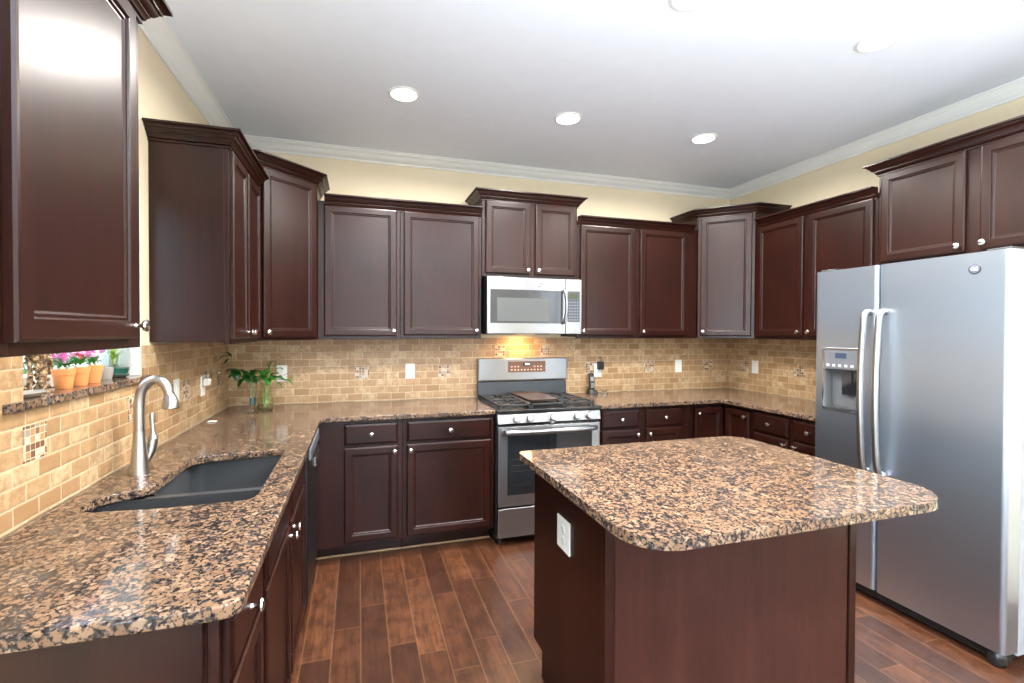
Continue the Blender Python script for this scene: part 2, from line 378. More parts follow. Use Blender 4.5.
# windows
def window(name, axis, at, a0, a1, z0, z1, mull):
    """frame in plane axis=at; spans a0..a1"""
    t = .045; d = .03; bl = []
    def add(p0, p1, q0, q1, dd=d):
        bl.append((at-dd, at+dd, p0, p1, q0, q1) if axis == 'x' else (p0, p1, at-dd, at+dd, q0, q1))
    add(a0, a0+t, z0, z1); add(a1-t, a1, z0, z1); add(a0+t, a1-t, z0, z0+t); add(a0+t, a1-t, z1-t, z1)
    for mm in mull: add(mm-.02, mm+.02, z0+t, z1-t, .02)
    f = struct(boxes(name, bl, PAINT))
    p = box('pane', (at-.003, at+.003, a0+t, a1-t, z0+t, z1-t) if axis == 'x' else (a0+t, a1-t, at-.003, at+.003, z0+t, z1-t), PANE, f, bev=0)
    return f
window('window_1', 'x', -EXT+.035, WY0+.001, WY1-.001, WZ0+.027, WZ1-.001, [])
window('door_1', 'x', -EXT+.05, LY0+.001, LY1-.001, .001, LZ1-.001, [(LY0+LY1)/2])
window('window_2', 'y', YR-.08, .201, 3.599, .301, 2.399, [1.33, 2.47])
window('window_3', 'x', W+.08, -6.099, -4.101, .451, 2.249, [-5.1])

# ------------------------------------------------------------------ outside the kitchen window
gd = tag(box('lawn', (-9, -.2, -9, 6, -.35, -.301), plain('grass', sr(110, 140, 70), .9), bev=0), 'strip of lawn outside the sink window', 'lawn')
fn = empty('garden_fence', 'pale blue-white slatted fence seen through the sink window', 'fence', (-2.2, 0, -.3))
boxes('slat_panel', [(0, .03, -5, 5.5, .1+.17*i, .24+.17*i) for i in range(12)], plain('fence_paint', sr(214, 228, 232), .6), fn)
boxes('post', [(-.05, .05, 5.4, 5.5, 0, 2.3)], PAINT, fn); boxes('post', [(-.05, .05, -.25, -.15, 0, 2.3)], PAINT, fn)
def leafy_ball(name, n, rad, cs, size, mat, parent=None, seed=1):
    rg = random.Random(seed); bm = bmesh.new()
    for i in range(n):
        th = rg.uniform(0, 6.28); ph = math.acos(rg.uniform(-1, 1)); rr = rg.uniform(.5, 1)
        p = Vector((rad[0]*rr*math.sin(ph)*math.cos(th), rad[1]*rr*math.sin(ph)*math.sin(th), rad[2]*rr*math.cos(ph)))+Vector(cs)
        M = Matrix.Rotation(rg.uniform(0, 6.28), 3, 'Z') @ Matrix.Rotation(rg.uniform(-1.2, 1.2), 3, 'X'); s_ = size*rg.uniform(.6, 1.2)
        q = [p+M @ Vector(v)*s_ for v in ((0, 0, 0), (.35, .5, .08), (0, 1, 0), (-.35, .5, .08))]
        bm.faces.new([bm.verts.new(v) for v in q])
    return link(name, bm, mat, parent, smooth=False)
bs = empty('shrub', 'leafy green shrub outside the sink window, behind the glass jar', 'shrub', (-1.3, .6, -.3))
leafy_ball('foliage', 900, (.55, .8, .75), (0, 0, 1.35), .13, LEAF, bs, 3); bm = bmesh.new(); tube(bm, [(0, 0, .002), (.02, 0, .6), (0, .03, 1.3)], [.04, .03, .02], 8); link('stem', bm, STEMM, bs)

# ------------------------------------------------------------------ cabinetry
def panel(bm, x0, x1, z0, z1, y, t, rings):
    """door slab on the plane y (front face towards -y). rings: (inset, proud) with 0 proud = plane y-t"""
    lps = []
    def rect(i, yy): return [(x0+i, yy, z0+i), (x1-i, yy, z0+i), (x1-i, yy, z1-i), (x0+i, yy, z1-i)]
    lps.append(rect(0, y))
    for i, d in rings: lps.append(rect(i, y-t+d))
    loft(bm, lps)
DOOR = [(0, .006), (.004, .001), (.009, 0), (.041, 0), (.0435, .0015), (.045, .006), (.051, .0065), (.056, .0105), (.059, .011)]
DRAW = [(0, .009), (.003, .006), (.010, .003), (.014, .0), (.017, 0)]
def knob(parent, x, y, z):
    bm = bmesh.new(); lathe(bm, [(.007, 0), (.0055, -.004), (.005, -.010), (.007, -.014), (.0135, -.018), (.0155, -.022), (.0145, -.026), (.009, -.029), (.001, -.030)], (0, 0, 0), 16, 'y')
    return link('knob', bm, NICKEL, parent, loc=(x, y-.0005, z))
def door(root, x0, x1, z0, z1, yf, kx=None, kz=None, name='door', rings=DOOR):
    bm = bmesh.new(); panel(bm, x0, x1, z0, z1, yf-.001, .020, rings)
    o = link(name, bm, CHERRY if name == 'door' else CHERRY_H, root, smooth=False)
    if kx is not None: knob(o, kx, yf-.021, kz)
    return o
TOPZ = 1.385
CROWN = [(0, 0), (.007, 0), (.007, .008), (.004, .010), (.012, .013), (.015, .021), (.020, .026), (.020, .029), (.027, .033), (.034, .042), (.036, .048), (.042, .049), (.044, .056), (.050, .061), (.053, .061), (.060, .064), (.060, .073), (.0, .073)]
def crownp(ztop, s_=1.0): return [(o*1., ztop-.073*s_+z*s_) for o, z in CROWN]
def frame_boxes(w, z0, z1, d, opens):
    """face frame: stiles/rails around openings [(x0,x1,z0,z1)] as a boxed front (kept solid: doors overlay it)"""
    xs = sorted(set([0, w])); return [(0, w, -d, -d+.019, z0, z1)]
def upper(label, loc, rotz, w, z0, z1, doors, d=.31, crown=None, group=None, kz=.033):
    """doors: (x0, x1, knob side 'l'/'r')"""
    r = empty('wall_cabinet', label, 'cabinet', loc, rotz, group)
    zb = loc[2]
    boxes('carcass', [(.001, w-.001, -d+.020, -.001, z0-zb+.012, z1-zb)], CHERRY, r)
    fb = []; xs = [.0008]
    dz0, dz1 = z0-zb+.024, z1-zb-(.03 if crown is not None else .03)
    for a, b, k in doors: fb.append((xs[-1], a+.012, -d, -d+.0195, z0-zb, z1-zb)); xs.append(b-.012)
    fb.append((xs[-1], w-.0008, -d, -d+.0195, z0-zb, z1-zb))
    for a, b, k in doors: fb += [(a+.012, b-.012, -d, -d+.0195, z0-zb, z0-zb+.036), (a+.012, b-.012, -d, -d+.0195, z1-zb-.045, z1-zb)]
    boxes('face_frame', fb, CHERRY, r, bev=.001)
    for a, b, k in doors: door(r, a, b, dz0, dz1, -d, a+.022 if k == 'l' else b-.022, dz0+kz)
    if crown is not None:
        zt, sides = crown
        path = []
        if 'l' in sides: path += [(-.0005, -.002)]
        path += [(-.0005 if 'l' in sides else .001, -d-.0005), (w+.0005 if 'r' in sides else w-.001, -d-.0005)]
        if 'r' in sides: path += [(w+.0005, -.002)]
        sweep('crown_molding', crownp(zt-zb), path[::-1], CHERRY_H, r)
    return r
HP = math.pi/2
Z1 = 2.30; ZC = 2.33; Z1T = 2.425; ZCT = 2.468
# back wall, left of the microwave
upper('dark cherry single-door wall cabinet just right of the left corner cabinet', (.6125, 0, TOPZ-.006), 0, .5345, TOPZ-.006, Z1, [(.040, .5115, 'r')])
upper('dark cherry single-door wall cabinet directly left of the microwave', (1.148, 0, TOPZ), 0, .582, TOPZ, Z1, [(.024, .560, 'r')])
tag(sweep('cabinet_crown', crownp(ZC+.005), [(1.729, -.3105), (.655, -.3105)], CHERRY_H), 'dark crown strip across the two cabinets left of the microwave', 'molding')
# over the microwave (taller)
upper('short dark two-door cabinet with raised crown above the microwave', (1.733, 0, 1.842), 0, .763, 1.842, Z1T, [(.026, .372, 'r'), (.412, .740, 'l')], crown=(ZCT, 'lr'), kz=.028)
# right of the microwave
upper('dark cherry single-door wall cabinet directly right of the microwave', (2.498, 0, TOPZ), 0, .532, TOPZ, Z1, [(.022, .508, 'l')])
upper('dark cherry single-door wall cabinet just left of the right corner cabinet', (3.030, 0, TOPZ), 0, .580, TOPZ, Z1, [(.024, .478, 'l')])
tag(sweep('cabinet_crown', crownp(ZC+.003), [(3.56, -.3105), (2.500, -.3105)], CHERRY_H), 'dark crown strip across the two cabinets right of the microwave', 'molding')
# right wall
upper('dark two-door wall cabinet on right wall between corner and refrigerator cabinet', (W, -.612, TOPZ), -HP, .944, TOPZ, Z1, [(.032, .442, 'r'), (.484, .920, 'l')])
tag(sweep('cabinet_crown', crownp(ZC+.003), [(W-.3105, -1.553), (W-.3105, -.66)], CHERRY_H), 'dark crown strip on right wall cabinet beside the refrigerator cabinet', 'molding')
upper('short dark two-door wall cabinet with raised crown above the refrigerator', (W, -1.558, 1.842), -HP, .98, 1.842, Z1T, [(.024, .442, 'r'), (.505, .955, 'l')], crown=(ZCT, 'lr'))
# left wall
upper('dark wall cabinet between the sink window and the left corner, end panel showing', (0, -1.258, TOPZ-.012), HP, .640, TOPZ-.012, Z1-.02, [(.008, .300, 'r'), (.322, .630, 'l')], crown=(ZC, 'l'))
upper('large near wall cabinet at the left edge of the view', (0, -3.25, 1.392), HP, 1.077, 1.392, Z1-.02, [(.03, .480, 'l'), (.562, 1.016, 'r')], crown=(ZC, 'lr'))

def corner_upper(label, side):
    """diagonal corner wall cabinet; local coords = world"""
    if side == 'l': C0 = (0, 0); sg = 1
    else: C0 = (W, 0); sg = -1
    r = empty('corner_wall_cabinet', label, 'cabinet', (C0[0], C0[1], TOPZ if side == 'r' else TOPZ-.012))
    e_ = .611; d = .31; zt = Z1T-r.location.z
    fp = [(.001*sg, -.001), (.001*sg, -e_), (d*sg, -e_), (e_*sg, -d), (e_*sg, -.001)]
    poly_slab('carcass', fp if sg > 0 else fp[::-1], [], .004, zt, CHERRY, r, bev=.001)
    # door on diagonal
    a = Vector((d*sg, -e_)); b = Vector((e_*sg, -d))
    if sg < 0: a, b = b, a
    L = (b-a).length; ang = math.atan2((b-a).y, (b-a).x)
    bm = bmesh.new(); panel(bm, .022, L-.022, .022, zt-.03, -.0012, .020, DOOR)
    dr = link('door', bm, CHERRY, r, loc=(a.x, a.y, 0), rotz=ang, smooth=False); knob(dr, .044, -.0215, .055)
    pth = [(.002*sg, -e_-.0005), (d*sg, -e_-.0005), (e_*sg+.0005*sg, -d), (e_*sg+.0005*sg, -.002)]
    if sg > 0: pth = pth[::-1]
    sweep('crown_molding', crownp(ZCT-r.location.z), pth, CHERRY_H, r)
corner_upper('diagonal dark corner wall cabinet in the left back corner above the vases', 'l')
corner_upper('diagonal dark corner wall cabinet in the right back corner', 'r')

CT = .914; CB = .884; BD = .610
def base(label, loc, rotz, w, units, d=BD, toe=.505, stile0=.0, stile1=.0, endpanel=None, shoe=True, name='base_cabinet', hollow=False):
    """units: ('dd', x0, x1, knobside) drawer over door / ('door', ...)"""
    r = empty(name, label, 'cabinet', loc, rotz)
    if hollow: boxes('carcass', [(.001, .018, -d+.020, -.002, .105, CB-.002), (w-.018, w-.001, -d+.020, -.002, .105, CB-.002), (.018, w-.018, -d+.020, -.002, .105, .123), (.018, w-.018, -.012, -.002, .123, CB-.002)], CHERRY, r)
    else: boxes('carcass', [(.001, w-.001, -d+.020, -.002, .105, CB-.002)], CHERRY, r)
    fb = []; x = .0008
    for u in units: fb.append((x, u[1]+.010, -d, -d+.0195, .105, CB-.002)); x = u[2]-.010
    fb.append((x, w-.0008, -d, -d+.0195, .105, CB-.002))
    for u in units:
        fb += [(u[1]+.010, u[2]-.010, -d, -d+.0195, .105, .14), (u[1]+.010, u[2]-.010, -d, -d+.0195, .855, CB-.002), (u[1]+.010, u[2]-.010, -d, -d+.0195, .71, .74)]
    boxes('face_frame', fb, CHERRY, r, bev=.001)
    boxes('toe_kick', [(.001, w-.001, -toe, -.05, .0005, .1045)], CHERRY, r)
    if shoe: boxes('shoe_strip', [(.001, w-.001, -toe-.012, -toe-.0005, .0005, .014)], SHOE, r, bev=.004)
    for u in units:
        kind, a, b, ks = u[:4]
        if kind == 'dd':
            o = door(r, a, b, .732, .862, -d, (a+b)/2 if ks != 'n' else None, .797, 'drawer', DRAW)
            door(r, a, b, .130, .716, -d, None if ks == 'x' else (a+.022) if ks == 'l' else (b-.022), .682)
        elif kind == 'fd':      # false front without knob
            door(r, a, b, .732, .862, -d, None, None, 'drawer', DRAW)
            door(r, a, b, .130, .716, -d, (a+.022) if ks == 'l' else (b-.022), .686)
        elif kind == 'door': door(r, a, b, .130, .845, -d, (a+.022) if ks == 'l' else (b-.022), .806)
    return r
# back run: dark filler + two units left of the range
base('dark base cabinet with narrow door and drawer beside the dishwasher corner', (.612, 0, 0), 0, .527, [('dd', .174, .497, 'r')])
base('wider dark base cabinet with drawer directly left of the range', (1.139, 0, 0), 0, .606, [('dd', .026, .581, 'l')])
base('dark base cabinet with two drawers directly right of the range', (2.522, 0, 0), 0, .778, [('dd', .028, .338, 'r'), ('dd', .398, .713, 'l')])
base('dark two-drawer base cabinet on right wall next to the refrigerator', (W, -.914, 0), -HP, .594, [('dd', .020, .303, 'r'), ('dd', .344, .582, 'l')])
# lazy-susan corner with two folding doors meeting in the inner corner
r = empty('corner_base_cabinet', 'dark corner base cabinet with bi-fold doors in the right back corner', 'cabinet', (W, 0, 0))
X1 = 3.301-W
boxes('carcass', [(X1+.001, -BD, -BD+.02, -.002, .105, CB-.002), (-BD+.02, -.002, -.912, -.002, .105, CB-.002)], CHERRY, r)
boxes('face_frame', [(X1, X1+.045, -BD, -BD+.0195, .105, CB-.002), (-BD, -BD+.0195, -.912, -.885, .105, CB-.002), (X1+.045, -BD, -BD, -BD+.0195, .858, CB-.002), (-BD, -BD+.0195, -.885, -BD, .858, CB-.002)], CHERRY, r)
boxes('toe_kick', [(X1, -.5, -.505, -.05, .0005, .1045), (-.505, -.05, -.912, -.05, .0005, .1045)], CHERRY, r)
bm = bmesh.new(); panel(bm, X1+.052, -BD-.012, .13, .852, -BD-.001, .02, DOOR); d1 = link('door', bm, CHERRY, r, smooth=False); knob(d1, X1+.076, -BD-.0215, .812)
bm = bmesh.new(); panel(bm, .0, .232, .13, .852, -.001, .02, DOOR); d2 = link('door', bm, CHERRY, r, loc=(-BD, -BD-.046, 0), rotz=-HP, smooth=False); knob(d2, .208, -.0215, .812)
# left run
base('dark sink base cabinet with two doors under the sink', (0, -2.272, 0), HP, 1.030, [('fd', .036, .497, 'r'), ('fd', .537, .998, 'l')], hollow=True)
eb = base('dark end base cabinet nearest the camera at the left counter end', (0, -2.637, 0), HP, .364, [('dd', .020, .336, 'x')])
box('end_panel', (-.012, -.0005, -.585, -.002, .0005, CB-.002), CHERRY, eb)
# dishwasher
dw = empty('dishwasher', 'dark stainless dishwasher in the left run near the inner corner', 'dishwasher', (0, -1.240, 0), HP)
boxes('tub', [(.002, .602, -.585, -.02, .10, CB-.004)], BLACKP, dw)
box('door', (.004, .600, -.637, -.586, .115, .872), steel('dishwasher_steel', .10, .3, 'h', .5), dw, bev=.006)
bm = bmesh.new(); bx(bm, .05, .55, -.648, -.6375, .800, .862); hp = link('control_strip', bm, STEEL, dw, bev=.004)
boxes('handle', [(.31, .575, -.650, -.6375, .700, .752)], NICKEL, dw, bev=.004)
boxes('toe_kick', [(.002, .602, -.505, -.05, .0005, .0995)], BLACKP, dw)

# ------------------------------------------------------------------ countertops
hole = [(.088, -1.985), (.096, -1.905), (.125, -1.868), (.175, -1.846), (.205, -1.820), (.214, -1.785), (.214, -1.500), (.228, -1.455), (.270, -1.425), (.40, -1.405), (.535, -1.392), (.556, -1.405), (.562, -1.430),
        (.562, -1.995), (.553, -2.030), (.520, -2.046), (.30, -2.050), (.13, -2.030), (.10, -2.012)]
outer = [(.012, -2.664), (.614, -2.664), (.636, -2.658), (.650, -2.642), (.654, -2.618), (.654, -.662), (.662, -.654), (1.743, -.654), (1.743, -.012), (.012, -.012)]
ct = poly_slab('countertop', outer, [hole[::-1]], CB, CT, GRANITE, bev=.007)
tag(ct, 'L-shaped granite countertop with the sink cut into it along the left wall', 'countertop')
ct2 = poly_slab('countertop', [(2.519, -.654), (W-.662, -.654), (W-.654, -.662), (W-.654, -1.508), (W-.012, -1.508), (W-.012, -.012), (2.519, -.012)], [], CB, CT, GRANITE, bev=.007)
tag(ct2, 'granite countertop turning the right back corner between range and refrigerator', 'countertop')

# ------------------------------------------------------------------ backsplash
def chips(parent, x, y, z, rot):
    bm = bmesh.new(); bx(bm, -.0492, .0492, -.0012, .0, -.0492, .0492)
    return link('mosaic_inset', bm, MOSAIC, parent, loc=(x, y, z), rotz=rot, smooth=False)
b1 = box('tile_backsplash', (.0125, W-.0125, -.011, -.0008, CT-.0, TOPZ+.001), TILE_X, bev=0)
tag(b1, 'travertine brick tile backsplash along the whole back wall', 'backsplash')
for x in (.895, 1.508, 2.770, 3.355, 3.991): chips(b1, x, -.0112, 1.127, 0)
for x in (1.965, 2.355): chips(b1, x, -.0112, 1.282, 0)
b2 = boxes('tile_backsplash', [(.0008, .011, -1.299, -.0008, CT, TOPZ-.0125), (.0008, .011, -1.334, -1.299, 1.248, TOPZ-.0125), (.0008, .011, -2.086, -1.299, CT, 1.2215), (.0008, .011, -3.4, -2.086, CT, TOPZ+.001)], TILE_Y, bev=0)
tag(b2, 'travertine brick tile backsplash on the left wall behind the sink', 'backsplash')
for y in (-2.041, -1.435, -.833, -.223): chips(b2, .0112, y, 1.127, HP)
b3 = boxes('tile_backsplash', [(W-.011, W-.0008, -1.515, -.0008, CT, TOPZ+.001)], TILE_Y, bev=0)
tag(b3, 'travertine brick tile backsplash on the right wall beside the refrigerator', 'backsplash')
for y in (-.211, -.765): chips(b3, W-.0112, y, 1.127, -HP)

# ------------------------------------------------------------------ outlets & switches
def outlet(label, loc, rotz, kind='duplex', group=None, w=.070, h=.115):
    r = empty('wall_outlet' if kind != 'switch' else 'light_switch', label, 'outlet' if kind != 'switch' else 'switch', loc, rotz, group)
    box('cover_plate', (-w/2, w/2, -.0065, -.0005, -h/2, h/2), WHITE, r, bev=.003)
    if kind == 'switch': box('rocker', (-.016, .016, -.010, -.0065, -.033, .033), WHITE, r)
    else:
        for z in (-.021, .021):
            bm = bmesh.new(); lathe(bm, [(.0165, -.0068), (.0165, -.0085), (.015, -.009)], (0, 0, z), 20, 'y'); s_ = link('socket', bm, WHITE, r)
            boxes('slot', [(-.007, -.0052, -.0094, -.0088, z-.002, z+.007), (.0052, .007, -.0094, -.0088, z-.002, z+.007), (-.002, .002, -.0094, -.0088, z-.011, z-.007)], DGREY, s_, bev=0)
    return r
outlet('white outlet on the back wall partly behind the vase leaves', (.352, -.0115, 1.135), 0)
outlet('white outlet on the back wall above the counter, left of the range', (1.247, -.0115, 1.132), 0)
outlet('white outlet on the back wall right of the range, with a black adapter', (2.842, -.0115, 1.105), 0)
outlet('white switch plate on the back wall near the right corner', (3.661, -.0115, 1.128), 0, 'switch')
outlet('white switch plate on the right wall near the corner', (W-.0115, -.330, 1.131), -HP, 'switch')
outlet('white outlet on the left wall nearest the corner, with a night light', (.0115, -.575, 1.118), HP)
outlet('white switch plate on the left wall just behind the faucet spout', (.0115, -.985, 1.140), HP, 'switch')
ad = empty('power_adapter', 'black power adapter plugged into the outlet right of the range', 'adapter', (2.852, -.0215, 1.148))
box('case', (-.024, .026, -.040, -.0005, -.034, .034), BLACKP, ad, bev=.005)
bm = bmesh.new(); tube(bm, spline([(0, -.030, .034), (.003, -.03, .06), (-.006, -.025, .075), (-.01, -.014, .06)]), .003, 6); link('cord', bm, BLACKP, ad)
nl = empty('night_light', 'small white plug-in light in the left wall outlet', 'night light', (.0215, -.575, 1.140), HP)
box('case', (-.022, .026, -.030, -.0005, -.020, .022), WHITE, nl, bev=.006)
bm = bmesh.new(); lathe(bm, [(.016, 0), (.020, .015), (.016, .035), (.006, .045)], (.004, -.022, .023), 14); link('shade', bm, GLASS, nl)

# ------------------------------------------------------------------ range
XR0, XR1 = 1.7465, 2.5165
rg = empty('gas_range', 'stainless freestanding gas range between the base cabinets', 'range', (XR0+.003, 0, 0)); RW = .757
boxes('body', [(0, RW, -.640, -.03, .035, .890)], BLACK, rg, bev=.003)
boxes('cooktop', [(-.001, RW+.001, -.676, -.075, .8905, .912)], BLACK, rg, bev=.006)
bm = bmesh.new()       # tilted control panel
loft(bm, [[(0, -.6405, .825), (0, -.688, .822), (0, -.674, .883), (0, -.6405, .883)], [(RW, -.6405, .825), (RW, -.688, .822), (RW, -.674, .883), (RW, -.6405, .883)]])
cpn = link('control_panel', bm, STEEL_X, rg, bev=.003)
for x in (.128, .222, .392, .570, .664):
    bm = bmesh.new(); lathe(bm, [(.030, -.001), (.030, -.006), (.024, -.009), (.0225, -.024), (.020, -.027), (.001, -.028)], (0, 0, 0), 24, 'y'); bx(bm, -.0035, .0035, -.033, -.024, -.019, .019)
    k = link('control_knob', bm, FAUCET, cpn, loc=(x, -.6815, .853)); k.rotation_euler = (R(-12), 0, 0)
boxes('trim_band', [(0, RW, -.672, -.6405, .8065, .8245)], BLACK, rg)
dr = boxes('oven_door', [(.004, RW-.004, -.684, -.6415, .268, .803)], STEEL_X, rg, bev=.005)
boxes('oven_window', [(.068, .689, -.6862, -.6845, .345, .772)], DGLASS, dr, bev=.0008)
bm = bmesh.new(); tube(bm, spline([(.045, -.686, .768), (.060, -.722, .770), (.20, -.738, .770), (.378, -.742, .770), (.556, -.738, .770), (.697, -.722, .770), (.712, -.686, .768)]), .0125, 12, flat=1.3); link('handle', bm, STEEL_X, dr)
boxes('rack', [(.09, .66, -.6868, -.6863, .50+.04*i, .502+.04*i) for i in range(3)], DGREY, dr, bev=0)
boxes('storage_drawer', [(.004, RW-.004, -.682, -.6415, .060, .255)], STEEL_X, rg, bev=.005)
for x in (.04, RW-.04):
    for y in (-.60, -.10):
        bm = bmesh.new(); lathe(bm, [(.018, .0), (.018, .012), (.01, .0345)], (x, y, .0005), 12); link('foot', bm, BLACKP, rg)
# emblem under the control panel
bm = bmesh.new(); lathe(bm, [(.017, -.0), (.017, -.002), (.014, -.0025)], (.392, -.6722, .8155), 20, 'y', sxy=(1, .5)); link('emblem', bm, NICKEL, rg)
# back guard
bm = bmesh.new(); loft(bm, [[(.016, -.072, .9155), (.016, -.058, 1.035), (.016, -.030, 1.035), (.016, -.030, .9155)], [(RW+.016, -.072, .9155), (RW+.016, -.058, 1.035), (RW+.016, -.030, 1.035), (RW+.016, -.030, .9155)]]); link('backguard_riser', bm, plain('riser_steel', (.06, .063, .068), .3, 1), rg, bev=.002)
bgp = boxes('backguard', [(.018, RW+.020, -.078, -.030, 1.0455, 1.222)], STEEL_X, rg, bev=.007)
dp = boxes('display_panel', [(.262, .582, -.0805, -.0785, 1.110, 1.198)], BROWNP, bgp, bev=.002)
boxes('clock_window', [(.387, .452, -.0815, -.0807, 1.162, 1.188)], BLACK, dp, bev=0); boxes('clock_digits', [(.404+.011*i, .412+.011*i, -.0821, -.0816, 1.168, 1.182) for i in range(4)], CLOCK, dp, bev=0)
boxes('touch_button', [(.284+.028*i, .298+.028*i, -.0812, -.0806, z, z+.010) for i in range(10) for z in (1.124, 1.150) if not (3 <= i <= 6 and z > 1.14)], plain('button_print', sr(206, 170, 146), .5), dp, bev=0)
# grates & griddle
def grate(x0, x1):
    y0, y1, z = -.632, -.105, .930; bl = [(x0, x1, y0, y0+.012, z, z+.013), (x0, x1, y1-.012, y1, z, z+.013), (x0, x0+.012, y0, y1, z, z+.013), (x1-.012, x1, y0, y1, z, z+.013), (x0, x1, (y0+y1)/2-.006, (y0+y1)/2+.006, z, z+.013)]
    for yc in (-.50, -.235):
        xc = (x0+x1)/2
        bl += [(x0, xc-.03, yc-.005, yc+.005, z, z+.015), (xc+.03, x1, yc-.005, yc+.005, z, z+.015), (xc-.005, xc+.005, yc+.03, yc+.12, z, z+.015), (xc-.005, xc+.005, yc-.12, yc-.03, z, z+.015)]
    for a in (x0, x1-.012):
        for b in (y0, y1-.012): bl.append((a, a+.012, b, b+.012, .9125, z))
    boxes('burner_grate', bl, IRON, rg, bev=.002)
grate(.022, .250); grate(.508, .735)
for x in (.136, .621):
    for y in (-.50, -.235):
        bm = bmesh.new(); lathe(bm, [(.048, .9125), (.050, .917), (.040, .920)], (x, y, 0), 24); link('burner_base', bm, plain('burner_alloy', (.35, .35, .36), .35, 1), rg)
        bm = bmesh.new(); lathe(bm, [(.036, .9205), (.036, .927), (.030, .929)], (x, y, 0), 24); link('burner_cap', bm, IRON, rg)
boxes('burner_grate', [(.256, .502, -.632, -.620, .930, .943), (.256, .502, -.117, -.105, .930, .943), (.256, .268, -.632, -.105, .930, .943), (.490, .502, -.632, -.105, .930, .943)] + [(a, a+.012, b, b+.012, .9125, .930) for a in (.256, .490) for b in (-.632, -.117)], IRON, rg, bev=.002)
bm = bmesh.new(); lathe(bm, [(.05, .9125), (.05, .925), (.04, .928)], (.378, -.37, 0), 24, sxy=(1, 2.2)); link('burner_cap', bm, IRON, rg)
bm = bmesh.new(); loft(bm, [[(x, y, .9435) for x, y in rrect(.272, .486, -.560, -.130, .02)], [(x, y, .958) for x, y in rrect(.266, .492, -.566, -.124, .024)], [(x, y, .958) for x, y in rrect(.276, .482, -.556, -.134, .018)], [(x, y, .950) for x, y in rrect(.282, .476, -.550, -.140, .014)]])
link('griddle', bm, plain('griddle_coating', sr(88, 72, 66), .28, .4), rg)

# ------------------------------------------------------------------ microwave
mw = empty('microwave', 'stainless over-the-range microwave under the short cabinet', 'microwave', (XR0+.003, -.0005, 1.42)); MW = .745
boxes('case', [(0, MW, -.375, -.012, .006, .418)], BLACK, mw, bev=.003)
fr_ = boxes('door', [(0, .612, -.400, -.376, .0, .412)], STEEL_X, mw, bev=.004)
boxes('door_window', [(.024, .585, -.4022, -.4004, .078, .322)], MWGLASS, fr_, bev=.0008)
boxes('window_screen', [(.075, .475, -.4030, -.4023, .092, .262)], SCREEN_MESH, fr_, bev=0)
bm = bmesh.new(); tube(bm, spline([(.590, -.402, .322), (.592, -.425, .318), (.600, -.440, .25), (.600, -.442, .19), (.596, -.436, .13), (.590, -.424, .090), (.586, -.402, .084)]), .0105, 12, flat=1.3); link('handle', bm, STEEL_X, fr_)
pn = boxes('control_panel', [(.614, MW, -.400, -.376, .0, .412)], STEEL_X, mw, bev=.004)
boxes('keypad', [(.628, .728, -.4018, -.4004, .090, .322)], plain('keypad_grey', (.05, .055, .065), .35), pn, bev=.0008)
boxes('display', [(.640, .716, -.4028, -.4020, .268, .305)], LCD, pn, bev=0)
boxes('key', [(.640+.021*i, .653+.021*i, -.4028, -.4020, .102+.022*j, .110+.022*j) for i in range(4) for j in range(7)], plain('key_print', (.16, .17, .19), .4), pn, bev=0)
for i in range(3):
    bm = bmesh.new(); lathe(bm, [(.010, -.4005), (.010, -.405), (.008, -.406)], (.646+.031*i, 0, .040), 14, 'y'); link('round_button', bm, WHITE, pn)
def emblem(parent, loc, rot, rad, front):
    """round monogram badge"""
    bm = bmesh.new(); lathe(bm, [(rad, 0), (rad, -.0020), (rad*.93, -.0028)], (0, 0, 0), 28, 'y'); e_ = link('emblem', bm, DGREY if front else NICKEL, parent, loc=loc); e_.rotation_euler = rot
    bm = bmesh.new(); lathe(bm, [(rad*.84, -.0029), (rad*.84, -.0034), (rad*.8, -.0036)], (0, 0, 0), 28, 'y'); link('disc', bm, plain('badge_blue', (.09, .11, .16), .5) if front else GREYP, e_)
    text('monogram', 'GE', rad*.95, BLACKP if not front else WHITE, e_, (0, -.0038, 0), (R(90), 0, 0)); return e_
emblem(fr_, (.405, -.4006, .368), (0, 0, 0), .021, False)
boxes('bottom_vent', [(.02, .50, -.36, -.06, -.004, .0055), (.62, .72, -.36, -.25, -.004, .0055)], BLACKP, mw)
boxes('task_lamp', [(.30, .44, -.20, -.12, -.006, -.0045)], emis('warm_task_lens', (1, .6, .25), 3), mw, bev=0)
area('microwave_task_light', (XR0+.37, -.13, 1.405), (0, 0, 0), .14, .06, 2.4, (1, .58, .24))

# ------------------------------------------------------------------ refrigerator
FX = 3.485; fy0 = -1.508; FWD = .888
fg = empty('refrigerator', 'stainless side-by-side refrigerator with ice dispenser on the right wall', 'refrigerator', (W, fy0, 0), -HP)
FD = W-FX       # local depth of the door face
boxes('cabinet_body', [(.004, FWD-.004, -FD+.098, -.03, .045, 1.765)], BODYGREY, fg, bev=.004)
def fdoor(x0, x1, name):
    bm = bmesh.new(); n = 6
    pr = [(x0, -FD+.090)]
    for i in range(n+1): a = R(180+90*i/n); pr.append((x0+.022+.022*math.cos(a), -FD+.018+.022*.8*math.sin(a)))
    for i in range(n+1): a = R(270+90*i/n); pr.append((x1-.022+.022*math.cos(a), -FD+.018+.022*.8*math.sin(a)))
    pr.append((x1, -FD+.090))
    loft(bm, [[(x, y, .068) for x, y in pr], [(x, y, 1.795) for x, y in pr]])
    return bm
FS = .355
DX0, DX1, DZ0, DZ1 = .052, .288, .985, 1.352
bm = fdoor(.0, FS, 'f')
fz = link('freezer_door', bm, STEEL, fg, smooth=True)
rd = link('refrigerator_door', fdoor(FS+.008, FWD, 'r'), STEEL, fg)
